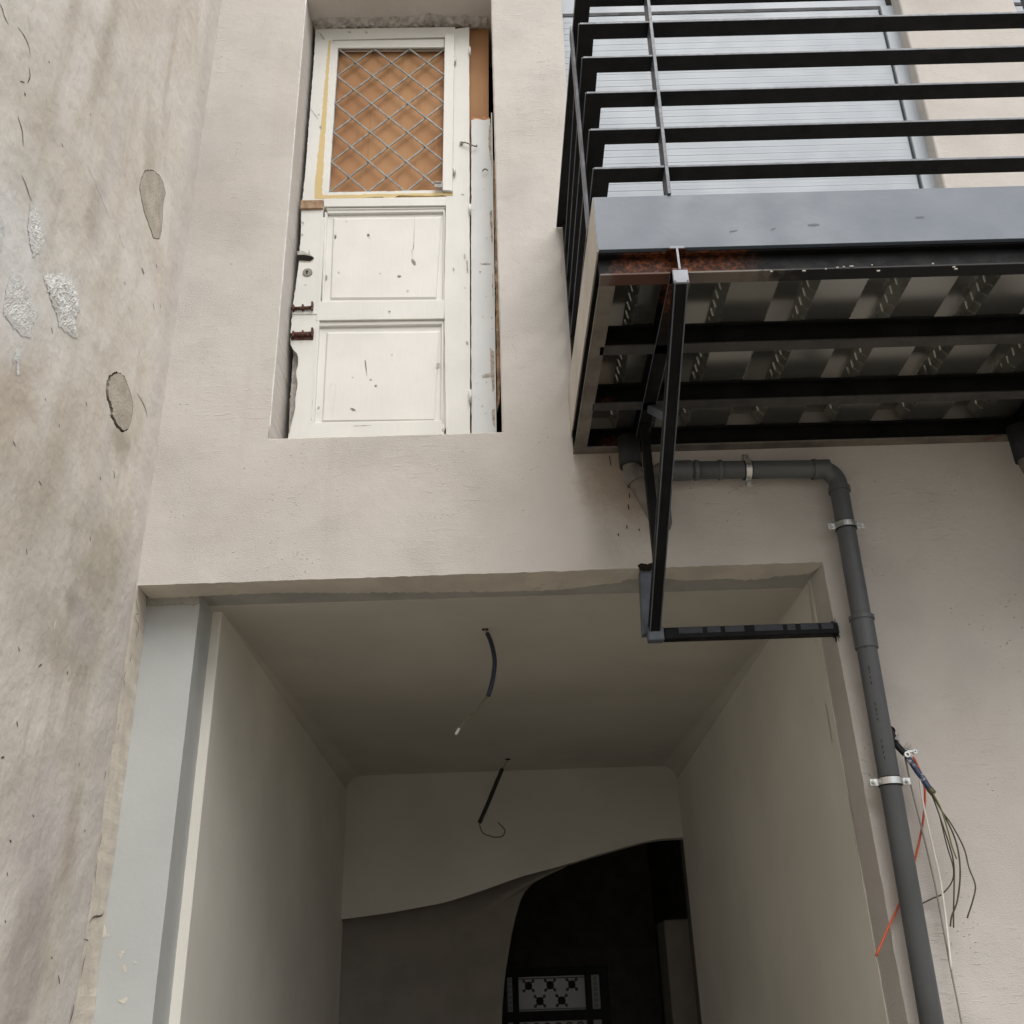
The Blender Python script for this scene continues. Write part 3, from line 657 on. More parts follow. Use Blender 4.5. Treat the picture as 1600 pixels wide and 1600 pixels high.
# casement with the grille
cw = {}
dpart('casement_rail', A1([(418, 222), (1048, 212), (1046, 258), (452, 262)]), DY + .004, DY + .03, m_white, .002)
dpart('casement_stile', ragged(A1([(416, 224), (455, 262), (404, 1062), (362, 1100), (362, 1020)]), .03, .0006), DY + .003, DY + .03, m_white, 0)
dpart('casement_rail', ragged(A1([(388, 1066), (1040, 1052), (1040, 1076), (386, 1090)]), .012, .0011), DY + .0035, DY + .03, m_white, 0)
dpart('casement_stile', A1([(1050, 196), (1104, 202), (1092, 1072), (1036, 1066)]), DY - .012, DY + .03, m_white, .002, 'proud right stile of the small casement')
dpart('paint_band', ragged(A1([(404, 225), (417, 225), (366, 1066), (372, 1086), (800, 1076), (1094, 1070), (1094, 1086), (790, 1086), (760, 1104), (700, 1094), (560, 1100), (326, 1104), (328, 1020), (352, 800), (372, 560)]), .015, .0012), DY - .0008, DY + .02, m_yellow, 0, 'worn yellow paint line round the casement')
# diamond grille: three by five diamonds of flat bars
gTL, gTR, gBR, gBL = [Vector(p) for p in A1([(455, 262), (1048, 260), (1040, 1056), (403, 1058)])]
gf = MB()
gfr = [(gTL, gTR), (gTR, gBR), (gBR, gBL), (gBL, gTL)]
gy = DY + .010
for a, b in gfr: gf.bar((a.x, gy + .004, a.y), (b.x, gy + .004, b.y), .006, .006, (0, 1, 0), 0)
grille = build('grille', gf, m_iron, door)
def gp(a, b):
    s_, t = a/3, b/5; p = gTL.lerp(gTR, s_).lerp(gBL.lerp(gBR, s_), t); return p
for sg in (1, -1):
    for k in (range(-2, 5) if sg == 1 else range(1, 8)):
        pts = []
        for a in (0, 3):
            b = sg*a + k
            if -1e-6 <= b <= 5 + 1e-6: pts.append((a, b))
        for b in (0, 5):
            a = (b - k)/sg
            if 1e-6 < a < 3 - 1e-6: pts.append((a, b))
        pts = sorted(set(pts))
        if len(pts) < 2: continue
        p0, p1 = gp(*pts[0]), gp(*pts[-1]); yy = gy + (.000 if sg == 1 else .0042)
        wv = random.uniform(-.001, .001)
        build('bar', MB().bar((p0.x, yy, p0.y + wv), (p1.x, yy, p1.y), .004, .0095, (0, 0, 1) if False else Vector((-(p1-p0).y, 0, (p1-p0).x)), .0008), m_iron, grille)
# hardware
def P2(u, v): p = A2([(u, v)])[0]; return p
def P1(u, v): p = A1([(u, v)])[0]; return p
dpart('keeper_block', A1([(250, 1120), (376, 1118), (374, 1164), (248, 1168)]), DY - .010, DY + .01, m_wood, .002, 'bare wooden keeper block on the left stile')
q = MB(); (x, z) = P2(262, 360); 
q.slab_y(ragged(A2([(228, 352), (265, 348), (310, 358), (322, 372), (300, 386), (262, 382), (230, 382)]), .006, .0006), DY - .0012, DY + .01); build('latch_hole', q, m_hole, door)
q = MB(); q.slab_y(ragged(A2([(228, 330), (262, 328), (290, 345), (296, 316), (300, 345), (322, 362), (318, 384), (300, 392), (240, 390)]), .008, .0006), DY - .0006, DY + .01); build('torn_wood', q, m_greymortar, door)
x, z = P2(287, 448)
es = build('escutcheon', MB().tube([(x, DY - .004, z), (x, DY + .001, z)], .0205, 20), m_iron, door, 'round keyhole plate')
kh = MB().tube([(x - .002, DY - .0048, z + .004), (x - .002, DY - .003, z + .004)], .0048, 10); kh.box(x - .0045, x + .0005, DY - .0048, DY - .003, z - .011, z + .003); build('keyhole', kh, m_hole, es)
for zz, zb in ((620, 682), (768, 824)):
    pl = A2([(200 if zb > 700 else 206, zz + 12), (344 if zb < 700 else 322, zz + 8), (340 if zb < 700 else 318, zb - 2), (194 if zb > 700 else 200, zb)])
    bo = build('bolt', MB().slab_y(pl, DY - .003, DY + .002, .0008), m_ironwhite if zb < 700 else m_rust, door, 'rusted slide bolt on the left stile')
    a = P2(196, (zz + zb)/2 + 4); b = P2(318, (zz + zb)/2 - 2); ym = DY - .009
    build('bolt_rod', MB().tube([(a[0], ym, a[1]), (b[0], ym, b[1])], .0072, 10), m_rust, bo)
    sb = MB()
    for t in (.12, .55, .97):
        cx = a[0] + (b[0] - a[0])*t; cz = a[1] + (b[1] - a[1])*t; sb.box(cx - .004, cx + .004, DY - .019, DY - .001, cz - .013, cz + .013 + (.012 if t > .9 else 0), .001)
    build('bolt_staple', sb, m_rust, bo)
hm = MB()
for f_, (u, v), hh in ((P1, (1106, 342), .022), (P1, (1103, 955), .024), (P1, (1188, 290), .024), (P1, (1189, 1168), .026), (P2, (1190, 1140), .028)):
    x, z = f_(u, v)
    hg = build('hinge', MB().tube([(x, DY - .008, z - hh), (x, DY - .008, z + hh)], .0056, 10), m_ironwhite, door)
x, z = P1(1185, 812)
hk = MB(); hk.tube(smooth([(x - .036, DY - .006, z + .014), (x - .018, DY - .013, z + .010), (x + .012, DY - .012, z - .006), (x + .032, DY - .008, z - .012), (x + .033, DY - .008, z - .002)], 5), .0033, 8)
hk.ring((x - .036, DY - .006, z + .014), (0, 1, 0), .004, .0085, .005, 14); build('hook_latch', hk, m_iron, door, 'small hook joining the door to the narrow leaf')
x, z = P1(1272, 955); hk = MB(); hk.tube(smooth([(x - .012, DY - .004, z), (x, DY - .012, z + .006), (x + .014, DY - .004, z + .004)], 4), .0032, 8); build('hook_latch', hk, m_iron, door)
x, z = P1(1016, 1040); hk = MB(); hk.box(x - .018, x + .018, DY - .019, DY - .011, z - .018, z + .016, .001); hk.tube([(x - .02, DY - .02, z + .008), (x + .012, DY - .02, z + .008)], .005, 8); build('casement_latch', hk, m_greymortar, door, 'weathered latch at the foot of the casement')
# narrow leaf at the right
nl_ = ragged(dq([(736.5, 186), (745, 184), (756, 186), (766, 184), (767.5, 240), (770.5, 380), (772, 520), (773.5, 676), (737, 677), (736, 400)]), .02, .0008)
dpart('narrow_leaf', nl_, DY + .006, DY + .032, m_bluewhite, 0, 'narrow bluish white leaf with a torn top, hinged at the right')
dpart('torn_edge', ragged(dq([(737, 180), (745, 181), (755, 179.5), (764, 180), (765, 187), (737, 188)]), .005, .0015), DY + .012, DY + .03, m_rawedge, 0)
dpart('leaf_lip', dq([(767.2, 175), (769, 175), (776, 676), (773.6, 676)]), DY + .003, DY + .034, m_bluewhite, .0008)
dpart('wood_strip', ragged(dq([(770.5, 247), (773, 250), (777, 380), (779, 440), (780, 520), (781, 612), (777.5, 640), (776, 560), (774, 420), (772, 330)]), .02, .0012), DY + .008, DY + .03, m_wood, 0, 'splintered brown wood strip on the right edge')
for L in ([(764, 196), (768, 190), (769, 236), (766, 250), (763, 225)], [(765, 330), (771, 325), (772, 372), (768, 380), (766, 350)], [(769, 428), (773, 420), (774, 470), (770, 462)], [(766, 545), (773, 548), (774, 604), (770, 612), (767, 585)], [(768, 640), (774, 636), (774.5, 668), (770, 662)]):
    dpart('bare_patch', ragged(dq(L), .004, .0012), DY + .0054, DY + .0064, m_rawwood, 0)
# chips and scratches seen on the paint
chips = [[.012] + zoomed([(622, 232), (630, 262)], .28125, 400, 300), [.018] + zoomed([(866, 372), (884, 408)], .28125, 400, 300), [.003] + zoomed([(880, 140), (876, 300), (866, 330), (872, 372)], .28125, 400, 300), [.016] + zoomed([(786, 470), (806, 470)], .28125, 400, 300), [.014] + zoomed([(836, 552), (850, 552)], .28125, 400, 300),
         [.013] + zoomed([(456, 450), (468, 448)], .28125, 400, 300), [.012] + zoomed([(442, 240), (440, 262)], .28125, 400, 300), [.006] + zoomed([(606, 935), (616, 1022)], .28125, 400, 300), [.02] + zoomed([(986, 992), (1016, 952)], .28125, 400, 300), [.013] + zoomed([(526, 1203), (552, 1216)], .28125, 400, 300), [.01] + zoomed([(735, 666), (748, 664)], .28125, 400, 300),
         [.012] + zoomed([(752, 905), (760, 907)], .28125, 400, 300), [.003] + zoomed([(404, 1150), (410, 1085), (428, 1066), (442, 1085), (432, 1170), (422, 1260)], .28125, 400, 300), [.01] + zoomed([(632, 1048), (642, 1040)], .28125, 400, 300), [.011] + zoomed([(660, 1076), (670, 1080)], .28125, 400, 300), [.009] + zoomed([(536, 1028), (538, 1034)], .28125, 400, 300),
         [.012] + zoomed([(344, 1210), (352, 1192)], .28125, 400, 300), [.008] + zoomed([(690, 450), (690, 458)], .28125, 400, 300), [.007] + zoomed([(500, 165), (506, 168)], .28125, 400, 300), [.01] + zoomed([(388, 462), (392, 482)], .28125, 400, 300), [.008] + zoomed([(1158, 345), (1162, 375)], .28125, 400, 300), [.007] + zoomed([(1096, 420), (1100, 440)], .28125, 400, 300), [.008] + zoomed([(1158, 534), (1164, 534)], .28125, 400, 300),
         [.010] + zoomed([(1242, 440), (1248, 446)], .28125, 400, 300), [.009] + zoomed([(1256, 1186), (1260, 1196)], .28125, 400, 300), [.018] + zoomed([(1256, 1026), (1318, 1010)], .28125, 400, 300), [.008] + zoomed([(1250, 400), (1302, 400)], .28125, 400, 300), [.008] + zoomed([(1300, 870), (1306, 880)], .28125, 400, 300), [.01] + zoomed([(1172, 380), (1176, 450)], .28125, 400, 300), [.01] + zoomed([(1170, 830), (1176, 850)], .28125, 400, 300),
         [.011] + zoomed([(346, 636), (352, 640)], .28125, 400, 0), [.012] + zoomed([(356, 700), (364, 716)], .28125, 400, 0), [.01] + zoomed([(512, 176), (524, 182)], .28125, 400, 0), [.012] + zoomed([(608, 176), (618, 186)], .28125, 400, 0), [.008] + zoomed([(352, 180), (380, 222)], .28125, 400, 0), [.008] + zoomed([(1140, 1078), (1156, 1082)], .28125, 400, 0), [.004] + zoomed([(300, 602), (345, 660)], .28125, 400, 0),
         [.013] + zoomed([(250, 236), (262, 240)], .28125, 400, 300), [.012] + zoomed([(254, 165), (266, 180)], .28125, 400, 300), [.008] + zoomed([(272, 515), (278, 520)], .28125, 400, 300), [.005] + zoomed([(540, 1301), (640, 1297)], .28125, 400, 300), [.012] + zoomed([(1034, 1330), (1048, 1312)], .28125, 400, 300)]
def chip_plane(L):
    u, v = L[1]
    if u > 737: return DY + .0053
    if 508 < u < 692 and (328 < v < 466 or 512 < v < 659): return DY + .0117
    if v > 310 and u < 696 and (470 < v < 503 or v > 664): return DY - .0034
    return DY - .0003
for yp_ in sorted({chip_plane(L) for L in chips}): strips('paint_chip', [L for L in chips if chip_plane(L) == yp_], 'y', yp_, .008, m_chip, door)
# broken grey plaster behind the missing corner of the stile
q = MB(); q.slab_y(ragged(dq([(447, 690), (470, 690), (470, 540), (478, 380), (470, 380), (460, 440), (456, 530), (450, 620)]), .012, .0012), DY + .038, DY + .06); build('rough_plaster_strip', q, m_greymortar, house)
bdm = MB(); a = dq([(506, 30), (763, 30), (764, 690), (506, 690)]); bdm.slab_y(a, DY + .038, DY + .048, .001)
bo = build('brown_board', bdm, m_board, None, loc=(-.42, DY + .07, 3.5)); tag(bo, 'brown hardboard sheet closing the window behind the grille of the white door', 'board')

# ================================================================ BALCONY
bal = thing('balcony', 'black steel balcony with flat bar railing and galvanised deck on the right', 'balcony', (1.9, 0, 3.39))
ZF, HB = 3.393, .080; YF = -1.02; XE = 3.55
xl = lambda y: .262 - .0245*y                                     # the left side leans slightly out of square
def ibeam(mbw, mbf, p0, p1, zb, h=.08, b=.046, tw=.006, tf=.007):
    """I section between two points at flange bottom zb: web and top flange in mbw, bottom flange in mbf"""
    p0, p1 = Vector((p0[0], p0[1], 0)), Vector((p1[0], p1[1], 0)); d = (p1 - p0).normalized(); r = Vector((d.y, -d.x, 0))
    def bx(m, hw, z0, z1):
        k = [p0 + r*hw, p1 + r*hw, p1 - r*hw, p0 - r*hw]
        m.hexa([(q.x, q.y, z0) for q in k], [(q.x, q.y, z1) for q in k], .0012)
    bx(mbf, b/2, zb, zb + tf); bx(mbw, tw/2, zb + tf, zb + h - tf); bx(mbw, b/2, zb + h - tf, zb + h)
def beam(name, p0, p1, label=None, fm=None):
    a, b = MB(), MB(); ibeam(a, b, p0, p1, ZF); o = build(name, a, m_steel, bal, label); build('bottom_flange', b, fm or m_flange, o)
beam('edge_beam', (xl(-.985) + .004, -.985), (XE - .004, -.985), 'front edge beam with rust stains', m_frontflange)
beam('edge_beam', (xl(-.96) + .028, -.96), (xl(-.048) + .028, -.048))
beam('edge_beam', (XE - .028, -.96), (XE - .028, -.048))
beam('edge_beam', (xl(0) + .004, -.024), (XE - .004, -.024))
beam('cross_beam', (.315, -.648), (XE - .055, -.648), None, m_crossflange); beam('cross_beam', (.315, -.320), (XE - .055, -.320), None, m_crossflange)
fa = MB(); z0, z1 = 3.4735, 3.668
fa.hexa([(.287, YF, z0), (XE, YF, z0), (XE, YF + .021, z0), (.287, YF + .021, z0)], [(.287, YF, z1), (XE, YF, z1), (XE, YF + .021, z1), (.287, YF + .021, z1)], .001)
build('fascia', fa, m_fascia, bal, 'blue grey painted front fascia')
sp = MB(); sp.hexa([(xl(YF) - .001, YF + .001, z0 - .004), (xl(YF) + .004, YF + .001, z0 - .004), (xl(0) + .005, -.002, z0 - .004), (xl(0), -.002, z0 - .004)], [(xl(YF) - .001, YF + .001, z1), (xl(YF) + .004, YF + .001, z1), (xl(0) + .005, -.002, z1), (xl(0), -.002, z1)], .0008)
build('side_plate', sp, m_sideplate, bal, 'bare beige side plate streaked with rust')
sp = MB(); sp.box(XE - .005, XE, YF + .0065, -.002, z0, z1); build('side_plate', sp, m_sideplate, bal)
sl_ = MB(); sl_.box(.31, XE - .006, YF + .022, -.002, 3.545, z1 - .01); build('slab', sl_, m_bare, bal)
# trapezoidal deck sheets
def deck(xa, xb, first):
    prof = []; x = first
    while x < xb + .3:
        for dx, z in ((0, 3.4745), (.139, 3.4745), (.163, 3.531), (.243, 3.531)): prof.append((x + dx, z))
        x += .267
    def zat(q):
        for (a, za), (b, zb) in zip(prof, prof[1:]):
            if a <= q <= b: return za + (zb - za)*(q - a)/(b - a)
    pr = [(xa, zat(xa))] + [p for p in prof if xa < p[0] < xb] + [(xb, zat(xb))]
    q = MB(); A = [q.bm.verts.new((x, -.99, z)) for x, z in pr]; B = [q.bm.verts.new((x, -.03, z)) for x, z in pr]
    for i in range(len(pr) - 1): q.bm.faces.new((A[i], A[i+1], B[i+1], B[i]))
    q2 = [q.bm.verts.new((x, -.99, z + .0012)) for x, z in pr]; q3 = [q.bm.verts.new((x, -.03, z + .0012)) for x, z in pr]
    for i in range(len(pr) - 1): q.bm.faces.new((q2[i], q3[i], q3[i+1], q2[i+1]))
    ds = build('deck_sheet', q, m_deck, bal)
    em = MB(); x = first
    while x < xb:
        for side, xa_, xb_ in ((0, x - .024, x), (1, x + .139, x + .163)):
            if xa + .01 < xa_ and xb_ < xb - .005:
                y = -.94
                while y < -.08:                                    # pressed chevrons along each web
                    def wp(t, dy):
                        zz = 3.531 - (.0565)*t if side == 0 else 3.4745 + .0565*t
                        nrm = Vector((-.92, 0, -.39)) if side == 0 else Vector((.92, 0, -.39))
                        return Vector((xa_ + .024*t, y + dy, zz)) + nrm*.0012
                    for t0, t1, d0, d1 in ((.10, .46, .0, .016), (.56, .92, .016, .004)):
                        em.bar(wp(t0, d0), wp(t1, d1), .0042, .0034, (0, 1, 0), .0008)
                    y += .044
                # rolled lip dots along the lower corner
                yy = -.95
                while yy < -.06:
                    em.box((xb_ if side == 0 else xa_) - .001, (xb_ if side == 0 else xa_) + .001, yy, yy + .012, 3.4736, 3.4755); yy += .026
        x += .267
    build('embossing', em, m_deck, ds, kind='stuff')
deck(.312, 1.374, .425 - .267); deck(1.381, 2.443, .425 + 3*.267); deck(2.45, XE - .01, .425 + 7*.267)
# railing
bz = [3.7735 + .1552*k for k in range(6)]
for k, z in enumerate(bz):
    wd = .055; xo = .298 - .0012*k
    rb = build('rail_bar', MB().hexa([(xo, YF, z), (XE, YF, z), (XE, YF + wd, z), (xo + .03, YF + wd, z)], [(xo, YF, z + .008), (XE, YF, z + .008), (XE, YF + wd, z + .008), (xo + .03, YF + wd, z + .008)], .0006), m_bars, bal)
    lo, hi = xl(YF) + .010 - .0012*k, (xl(0) + .024 if k < 5 else xl(0) - .001); dz = -.013*(k + 1); ye = -.004 if k == 5 else -.030
    build('rail_bar', MB().hexa([(lo + .0005, YF + .0005, z + .0003), (lo + wd*.9, YF + wd + .0005, z + .0003), (hi + wd, ye, z + dz + .0003), (hi, ye, z + dz + .0003)], [(lo + .0005, YF + .0005, z + .0077), (lo + wd*.9, YF + wd + .0005, z + .0077), (hi + wd, ye, z + dz + .0077), (hi, ye, z + dz + .0077)], .0006), m_bars, bal)
    e = MB(); e.box(xo + .001, XE, YF - .0022, YF - .0002, z + .0006, z + .0074); build('lit_edge_strip', e, m_edge, rb)  # lit front edge of the bar, painted as a paler strip
    e = MB(); e.hexa([(lo - .0022, YF, z + .001), (lo - .0004, YF, z + .001), (hi - .0004, ye, z + dz + .001), (hi - .0022, ye, z + dz + .001)], [(lo - .0022, YF, z + .007), (lo - .0004, YF, z + .007), (hi - .0004, ye, z + dz + .007), (hi - .0022, ye, z + dz + .007)]); build('lit_edge_strip', e, m_edge, rb)  # same painted light along the outer edge of the side bar
zt = bz[-1] + .008
def upright(x, y, lean, sidewise=False):
    if sidewise: q = MB().hexa([(x, y - .005, 3.669), (x + .009, y - .005, 3.669), (x + .009, y + .04, 3.669), (x, y + .04, 3.669)], [(x - .003, y - .005, zt), (x + .006, y - .005, zt), (x + .006, y + .04, zt), (x - .003, y + .04, zt)], .0006)
    else: q = MB().hexa([(x - .005, y, 3.669), (x + .005, y, 3.669), (x + .005, y + .06, 3.669), (x - .005, y + .06, 3.669)], [(x - .005 + lean, y, zt), (x + .005 + lean, y, zt), (x + .005 + lean, y + .06, zt), (x - .005 + lean, y + .06, zt)], .0006)
    return build('upright', q, m_edge, bal)
upright(.508, YF - .006, .016); upright(1.765, YF - .006, .01); upright(2.85, YF - .006, .01); upright(XE - .01, YF - .006, 0)
upright(.281, -.885, 0, True)
build('upright', MB().box(xl(0) + .022, xl(0) + .082, -.028, -.002, 3.669, bz[-1] - .079, .001), m_bars, bal, 'black upright fixed to the wall')

# bracket: beam, brace, strut, post and cross bar
brk = []
def bracket(x, first):
    a, b = MB(), MB(); ibeam(a, b, (x, -1.024), (x, -.002), ZF, .0795); bm_ = build('bracket_beam', a, m_steel, bal); build('bottom_flange', b, m_steel, bm_)
    e = MB(); e.box(x - .021, x + .021, -1.0285, -1.0245, 3.465, 3.4735, .001); e.box(x - .003, x + .003, -1.0285, -1.0245, 3.392, 3.465); e.box(x - .0215, x + .0215, -1.030, -1.022, 3.344, 3.389, .0015)
    build('cut_end', e, m_primer, bm_, 'pale primed cut end of the bracket beam')
    br = MB(); br.bar((x, -1.0215, 3.366), (x - .008, .012, 2.695), .037, .040, (1, 0, 0), .004); bo_ = build('brace', br, m_steel, bal, 'sloping black brace under the balcony' if first else None)
    q = MB(); d0, d1 = Vector((x, -1.0215, 3.366)), Vector((x - .008, .012, 2.695)); dn = (d1 - d0).normalized(); dn = Vector((0, dn.z, -dn.y))
    for sx, sn in ((-.0172, -1), (.0172, -1)): q.bar(d0 + Vector((sx, 0, 0)) + dn*.0188*(1 if dn.z < 0 else -1), d1 + Vector((sx, 0, 0)) + dn*.0188*(1 if dn.z < 0 else -1), .0035, .0035, (1, 0, 0), 0)
    build('edge_highlight', q, m_edge, bo_)  # highlight along the brace edges, painted as thin pale strips
    q = MB(); q.bar((x - .004, -.20, 3.392), (x - .005, -.20, 2.86), .03, .03, (0, 1, 0), .003); build('strut', q, m_steel, bal)
    q = MB(); q.bar((x - .003, -.655, 3.145), (x + .008, -.305, 3.392), .030, .026, (1, 0, 0), .003); build('tie', q, m_edge, bal, 'short cross tie between the bracket beam and the brace' if first else None)
    q = MB()
    for sx in (-.0225, .0225): q.bar((x + sx, -1.0, ZF - .0004), (x + sx, -.03, ZF - .0004), .002, .003, (0, 0, 1), 0)
    build('edge_highlight', q, m_edge, bm_)  # lit flange edges of the beam, painted as thin pale strips
    if first:
        q = MB(); q.hexa([(x - .045, .018, 2.70), (x + .012, .018, 2.70), (x + .012, .060, 2.70), (x - .045, .060, 2.70)], [(x - .034, .018, 2.96), (x + .006, .018, 2.96), (x + .006, .060, 2.96), (x - .034, .060, 2.96)], .003)
        build('post', q, m_edge, bal)
        q = MB(); q.box(x - .032, x + .022, -.021, .019, 2.664, 2.712, .003); build('corner_block', q, m_edge, bal)
        q = MB(); q.box(x + .0225, 1.118, -.018, .022, 2.668, 2.708, .003); cb = build('cross_bar', q, m_steel, bal, 'black cross bar running to the right jamb of the passage')
        q = MB()
        for x0, x1 in ((.58, .66), (.675, .72), (.735, .80), (.835, .93), (.945, .972), (.99, 1.05), (1.06, 1.10)): q.box(x0, x1, -.0195, -.0178, 2.685, 2.707)
        build('paint_smear', q, m_smear, cb)
        q = MB(); pts = []
        for i in range(24):
            an = 2*math.pi*i/24; rr = (.040 if i % 2 else .022)*random.uniform(.75, 1.15); pts.append((1.112 + .35*rr*math.cos(an), 2.688 + 1.1*rr*math.sin(an)))
        q.slab_y(pts, -.0022, .01); build('black_smear', q, m_hole, bal)
bracket(.508, True); bracket(1.905, False); bracket(3.30, False)
# torn hole in the lintel edge where the post comes out
q = MB(); q.slab_y(ragged(zoomed([(0, 0)], 1, 0, 0) and [(p.x, p.z) for p in (at(u, v, 'y', 0) for u, v in ((996, 884), (1002, 880), (1012, 882), (1022, 879), (1034, 881), (1036, 888), (1000, 890)))], .006, .0012), -.0015, .01); build('post_socket', q, m_hole, house)

# ================================================================ PIPES
RP = .0325
pipe = thing('drain_pipe', 'grey plastic drain pipe turning from under the balcony down beside the passage', 'pipe', (1.19, -.07, 0))
yp = -.062
hz = 3.305; A = at(1055, 737, 'y', yp); E_ = at(1296, 739, 'y', yp); B_ = at(1300, 800, 'y', yp); C_ = at(1333, 967, 'y', yp); D_ = at(1449, 1560, 'y', yp)
E_ = Vector((1.196, yp, A.z - .008)); dv = (D_ - Vector((E_.x, yp, E_.z)))
foot = Vector((E_.x + dv.x*(E_.z - .0)/(-dv.z), yp, .0))
path = fillet([(A.x - .02, yp, A.z + .005), E_, foot], .075, 9)
build('pipe', MB().tube(path, RP, 24), m_pvc, pipe)
ax = (foot - E_).normalized()
def col(c, axis, r, h, m=m_pvc, parent=pipe, name='collar', lab=None): return build(name, MB().ring(c, axis, RP - .001, r, h), m, parent, lab)
col(E_ + Vector((-.078, 0, 0)), (1, 0, 0), .0385, .012); col(E_ + ax*.085, ax, .0385, .018); col(E_ + Vector((-.05, 0, 0)), (1, 0, 0), .0355, .05)
col((A.x + .075, yp, A.z + .003), (1, 0, 0), .0375, .014); col((A.x + .16, yp, A.z + .001), (1, 0, 0), .037, .012); col((A.x + .02, yp, A.z + .004), (1, 0, 0), .0365, .075)
tz = (C_.z - E_.z)/ax.z; pc = E_ + ax*tz
col(pc, ax, .0415, .014); col(pc + ax*.055, ax, .0375, .10)
# feed from the deck: black stub, cranked elbow and riser hidden behind the brace
feed = fillet([(.462, -.085, 3.40), (.462, -.085, 3.265), (.556, -.078, 3.045), (.560, -.066, 3.23), (A.x - .075, yp, A.z + .004), (A.x - .01, yp, A.z + .005)], .035, 5)
build('feed_pipe', MB().tube(feed, RP*.95, 20), m_pvcold, pipe, 'dusty cranked pipe end behind the brace')
build('stub', MB().tube([(.462, -.085, 3.405), (.462, -.085, 3.29)], .041, 20), m_rubber, pipe, 'black stub below the deck')
build('collar', MB().ring((.470, -.0845, 3.248), Vector((.39, .03, -.92)), RP*.9, .039, .045), m_pvcold, pipe)
def clamp(c, axis, side):
    c = Vector(c); t = Vector(axis).normalized(); sd = Vector(side).normalized()
    ob = build('clamp', MB().ring(c, t, RP + .0035, RP + .0065, .020), m_zinc, pipe)
    build('rubber_lining', MB().ring(c, t, RP - .001, RP + .0034, .027), m_rubber, ob)
    for sg in (1, -1):
        q = MB(); e0 = c + sd*sg*(RP + .004); e1 = c + sd*sg*(RP + .031)
        q.bar(e0 + Vector((0, -.003, 0)), e1 + Vector((0, -.003, 0)), .004, .022, t, .001); q.bar(e0 + Vector((0, .006, 0)), e1 + Vector((0, .006, 0)), .004, .022, t, .001)
        build('ear', q, m_zinc, ob)
        q = MB(); bc = c + sd*sg*(RP + .019); q.tube([bc + Vector((0, -.014, 0)), bc + Vector((0, .018, 0))], .0075, 6); q.tube([bc + Vector((0, -.018, 0)), bc + Vector((0, -.014, 0))], .0045, 8); build('bolt', q, m_zinc, ob)
    q = MB(); q.tube([c + Vector((0, RP + .006, 0)), (c.x, 0, c.z)], .005, 8); build('stud', q, m_zinc, ob)
p = at(1168, 740, 'y', yp); clamp((p.x, yp, A.z - .003), (1, 0, 0), (0, 0, 1))
for u, v in ((1306, 823), (1385, 1222)):
    p = at(u, v, 'y', yp); c = E_ + ax*((p.z - E_.z)/ax.z); clamp(c, ax, (1, 0, 0))
# print on the pipe: fine dark illegible dashes are left to the dirt in the plastic
p2 = thing('drain_pipe', 'black and grey drain stub under the second bracket at the right edge', 'pipe', (1.86, -.085, 3.2))
build('stub', MB().tube([(1.875, -.085, 3.405), (1.875, -.085, 3.27)], .041, 20), m_rubber, p2)
build('feed_pipe', MB().tube(fillet([(1.875, -.085, 3.30), (1.875, -.085, 3.245), (1.965, -.08, 3.06), (1.965, -.08, 2.0), (1.965, -.08, 0)], .04, 5), RP, 20), m_pvcold, p2)

# ================================================================ CABLES
def wire(name, px, y, r, mat, parent, label=None, n=6, ys=None):
    pts = [at(u, v, 'y', (ys[i] if ys else y)) for i, (u, v) in enumerate(px)]
    return build(name, MB().tube(smooth(pts, 5), r, n), mat, parent, label)
ZC = ZL + .004
c1 = thing('ceiling_cable', 'dark blue conduit with a bare wire end hanging from the front of the passage ceiling', 'cable', (-.086, .58, ZC), 'cables hanging from the passage ceiling')
build('ceiling_hole', MB().tube([(-.083, .588, ZC + .004), (-.083, .588, ZC - .0015)], .014, 14), m_hole, c1)
wire('conduit', [(761, 989), (766, 1000), (770.5, 1016), (773, 1034), (771.5, 1052), (768, 1070), (762.5, 1088)], .585, .0088, m_conduit, c1, n=12)
wire('wire', [(757, 982), (759, 986), (762, 993)], .585, .003, m_greyw, c1)
wire('wire', [(762, 1086), (753, 1096), (747, 1104), (737, 1117), (728, 1127), (717, 1139)], .585, .0022, m_copper, c1)
wire('wire', [(763, 1087), (753, 1098), (746, 1107), (733, 1118), (723, 1131), (716, 1140)], .588, .0022, m_copper, c1)
wire('connector', [(717.5, 1138), (712, 1148)], .586, .0058, m_connector, c1, n=10)
c2 = thing('ceiling_cable', 'straight black conduit with a hooked wire end hanging deep in the passage', 'cable', (-.014, 3.0, ZC), 'cables hanging from the passage ceiling')
build('ceiling_hole', MB().tube([(-.012, 3.0, ZC + .004), (-.012, 3.0, ZC - .0015)], .017, 14), m_hole, c2)
wire('conduit', [(785, 1201), (776, 1222), (763, 1254), (749, 1286)], 3.0, .0125, m_rubber, c2, n=12)
wire('wire', [(793.5, 1188), (790, 1194), (784, 1203)], 3.0, .003, m_greyw, c2)
wire('wire', [(749, 1284), (750.5, 1293), (755, 1302), (765, 1306), (774, 1308), (785, 1306.5), (789, 1298), (784, 1291), (778, 1285)], 3.0, .0042, m_copper, c2)
cb = thing('cable_bundle', 'loose wires in a worn blue sleeve sticking out of the wall beside the pipe', 'cable', (1.23, 0, 2.32))
Q = lambda L: zoomed(L, .1375, 1340, 1120)
build('wall_hole', MB().tube([at(1391, 1142, 'y', .004), at(1391, 1142, 'y', -.0015)], .016, 12), m_hole, cb)
wire('sheath', Q([(345, 130), (400, 220), (430, 300), (480, 360), (540, 420)]), 0, .0105, m_rubber, cb, n=10, ys=(.0, -.02, -.035, -.05, -.06))
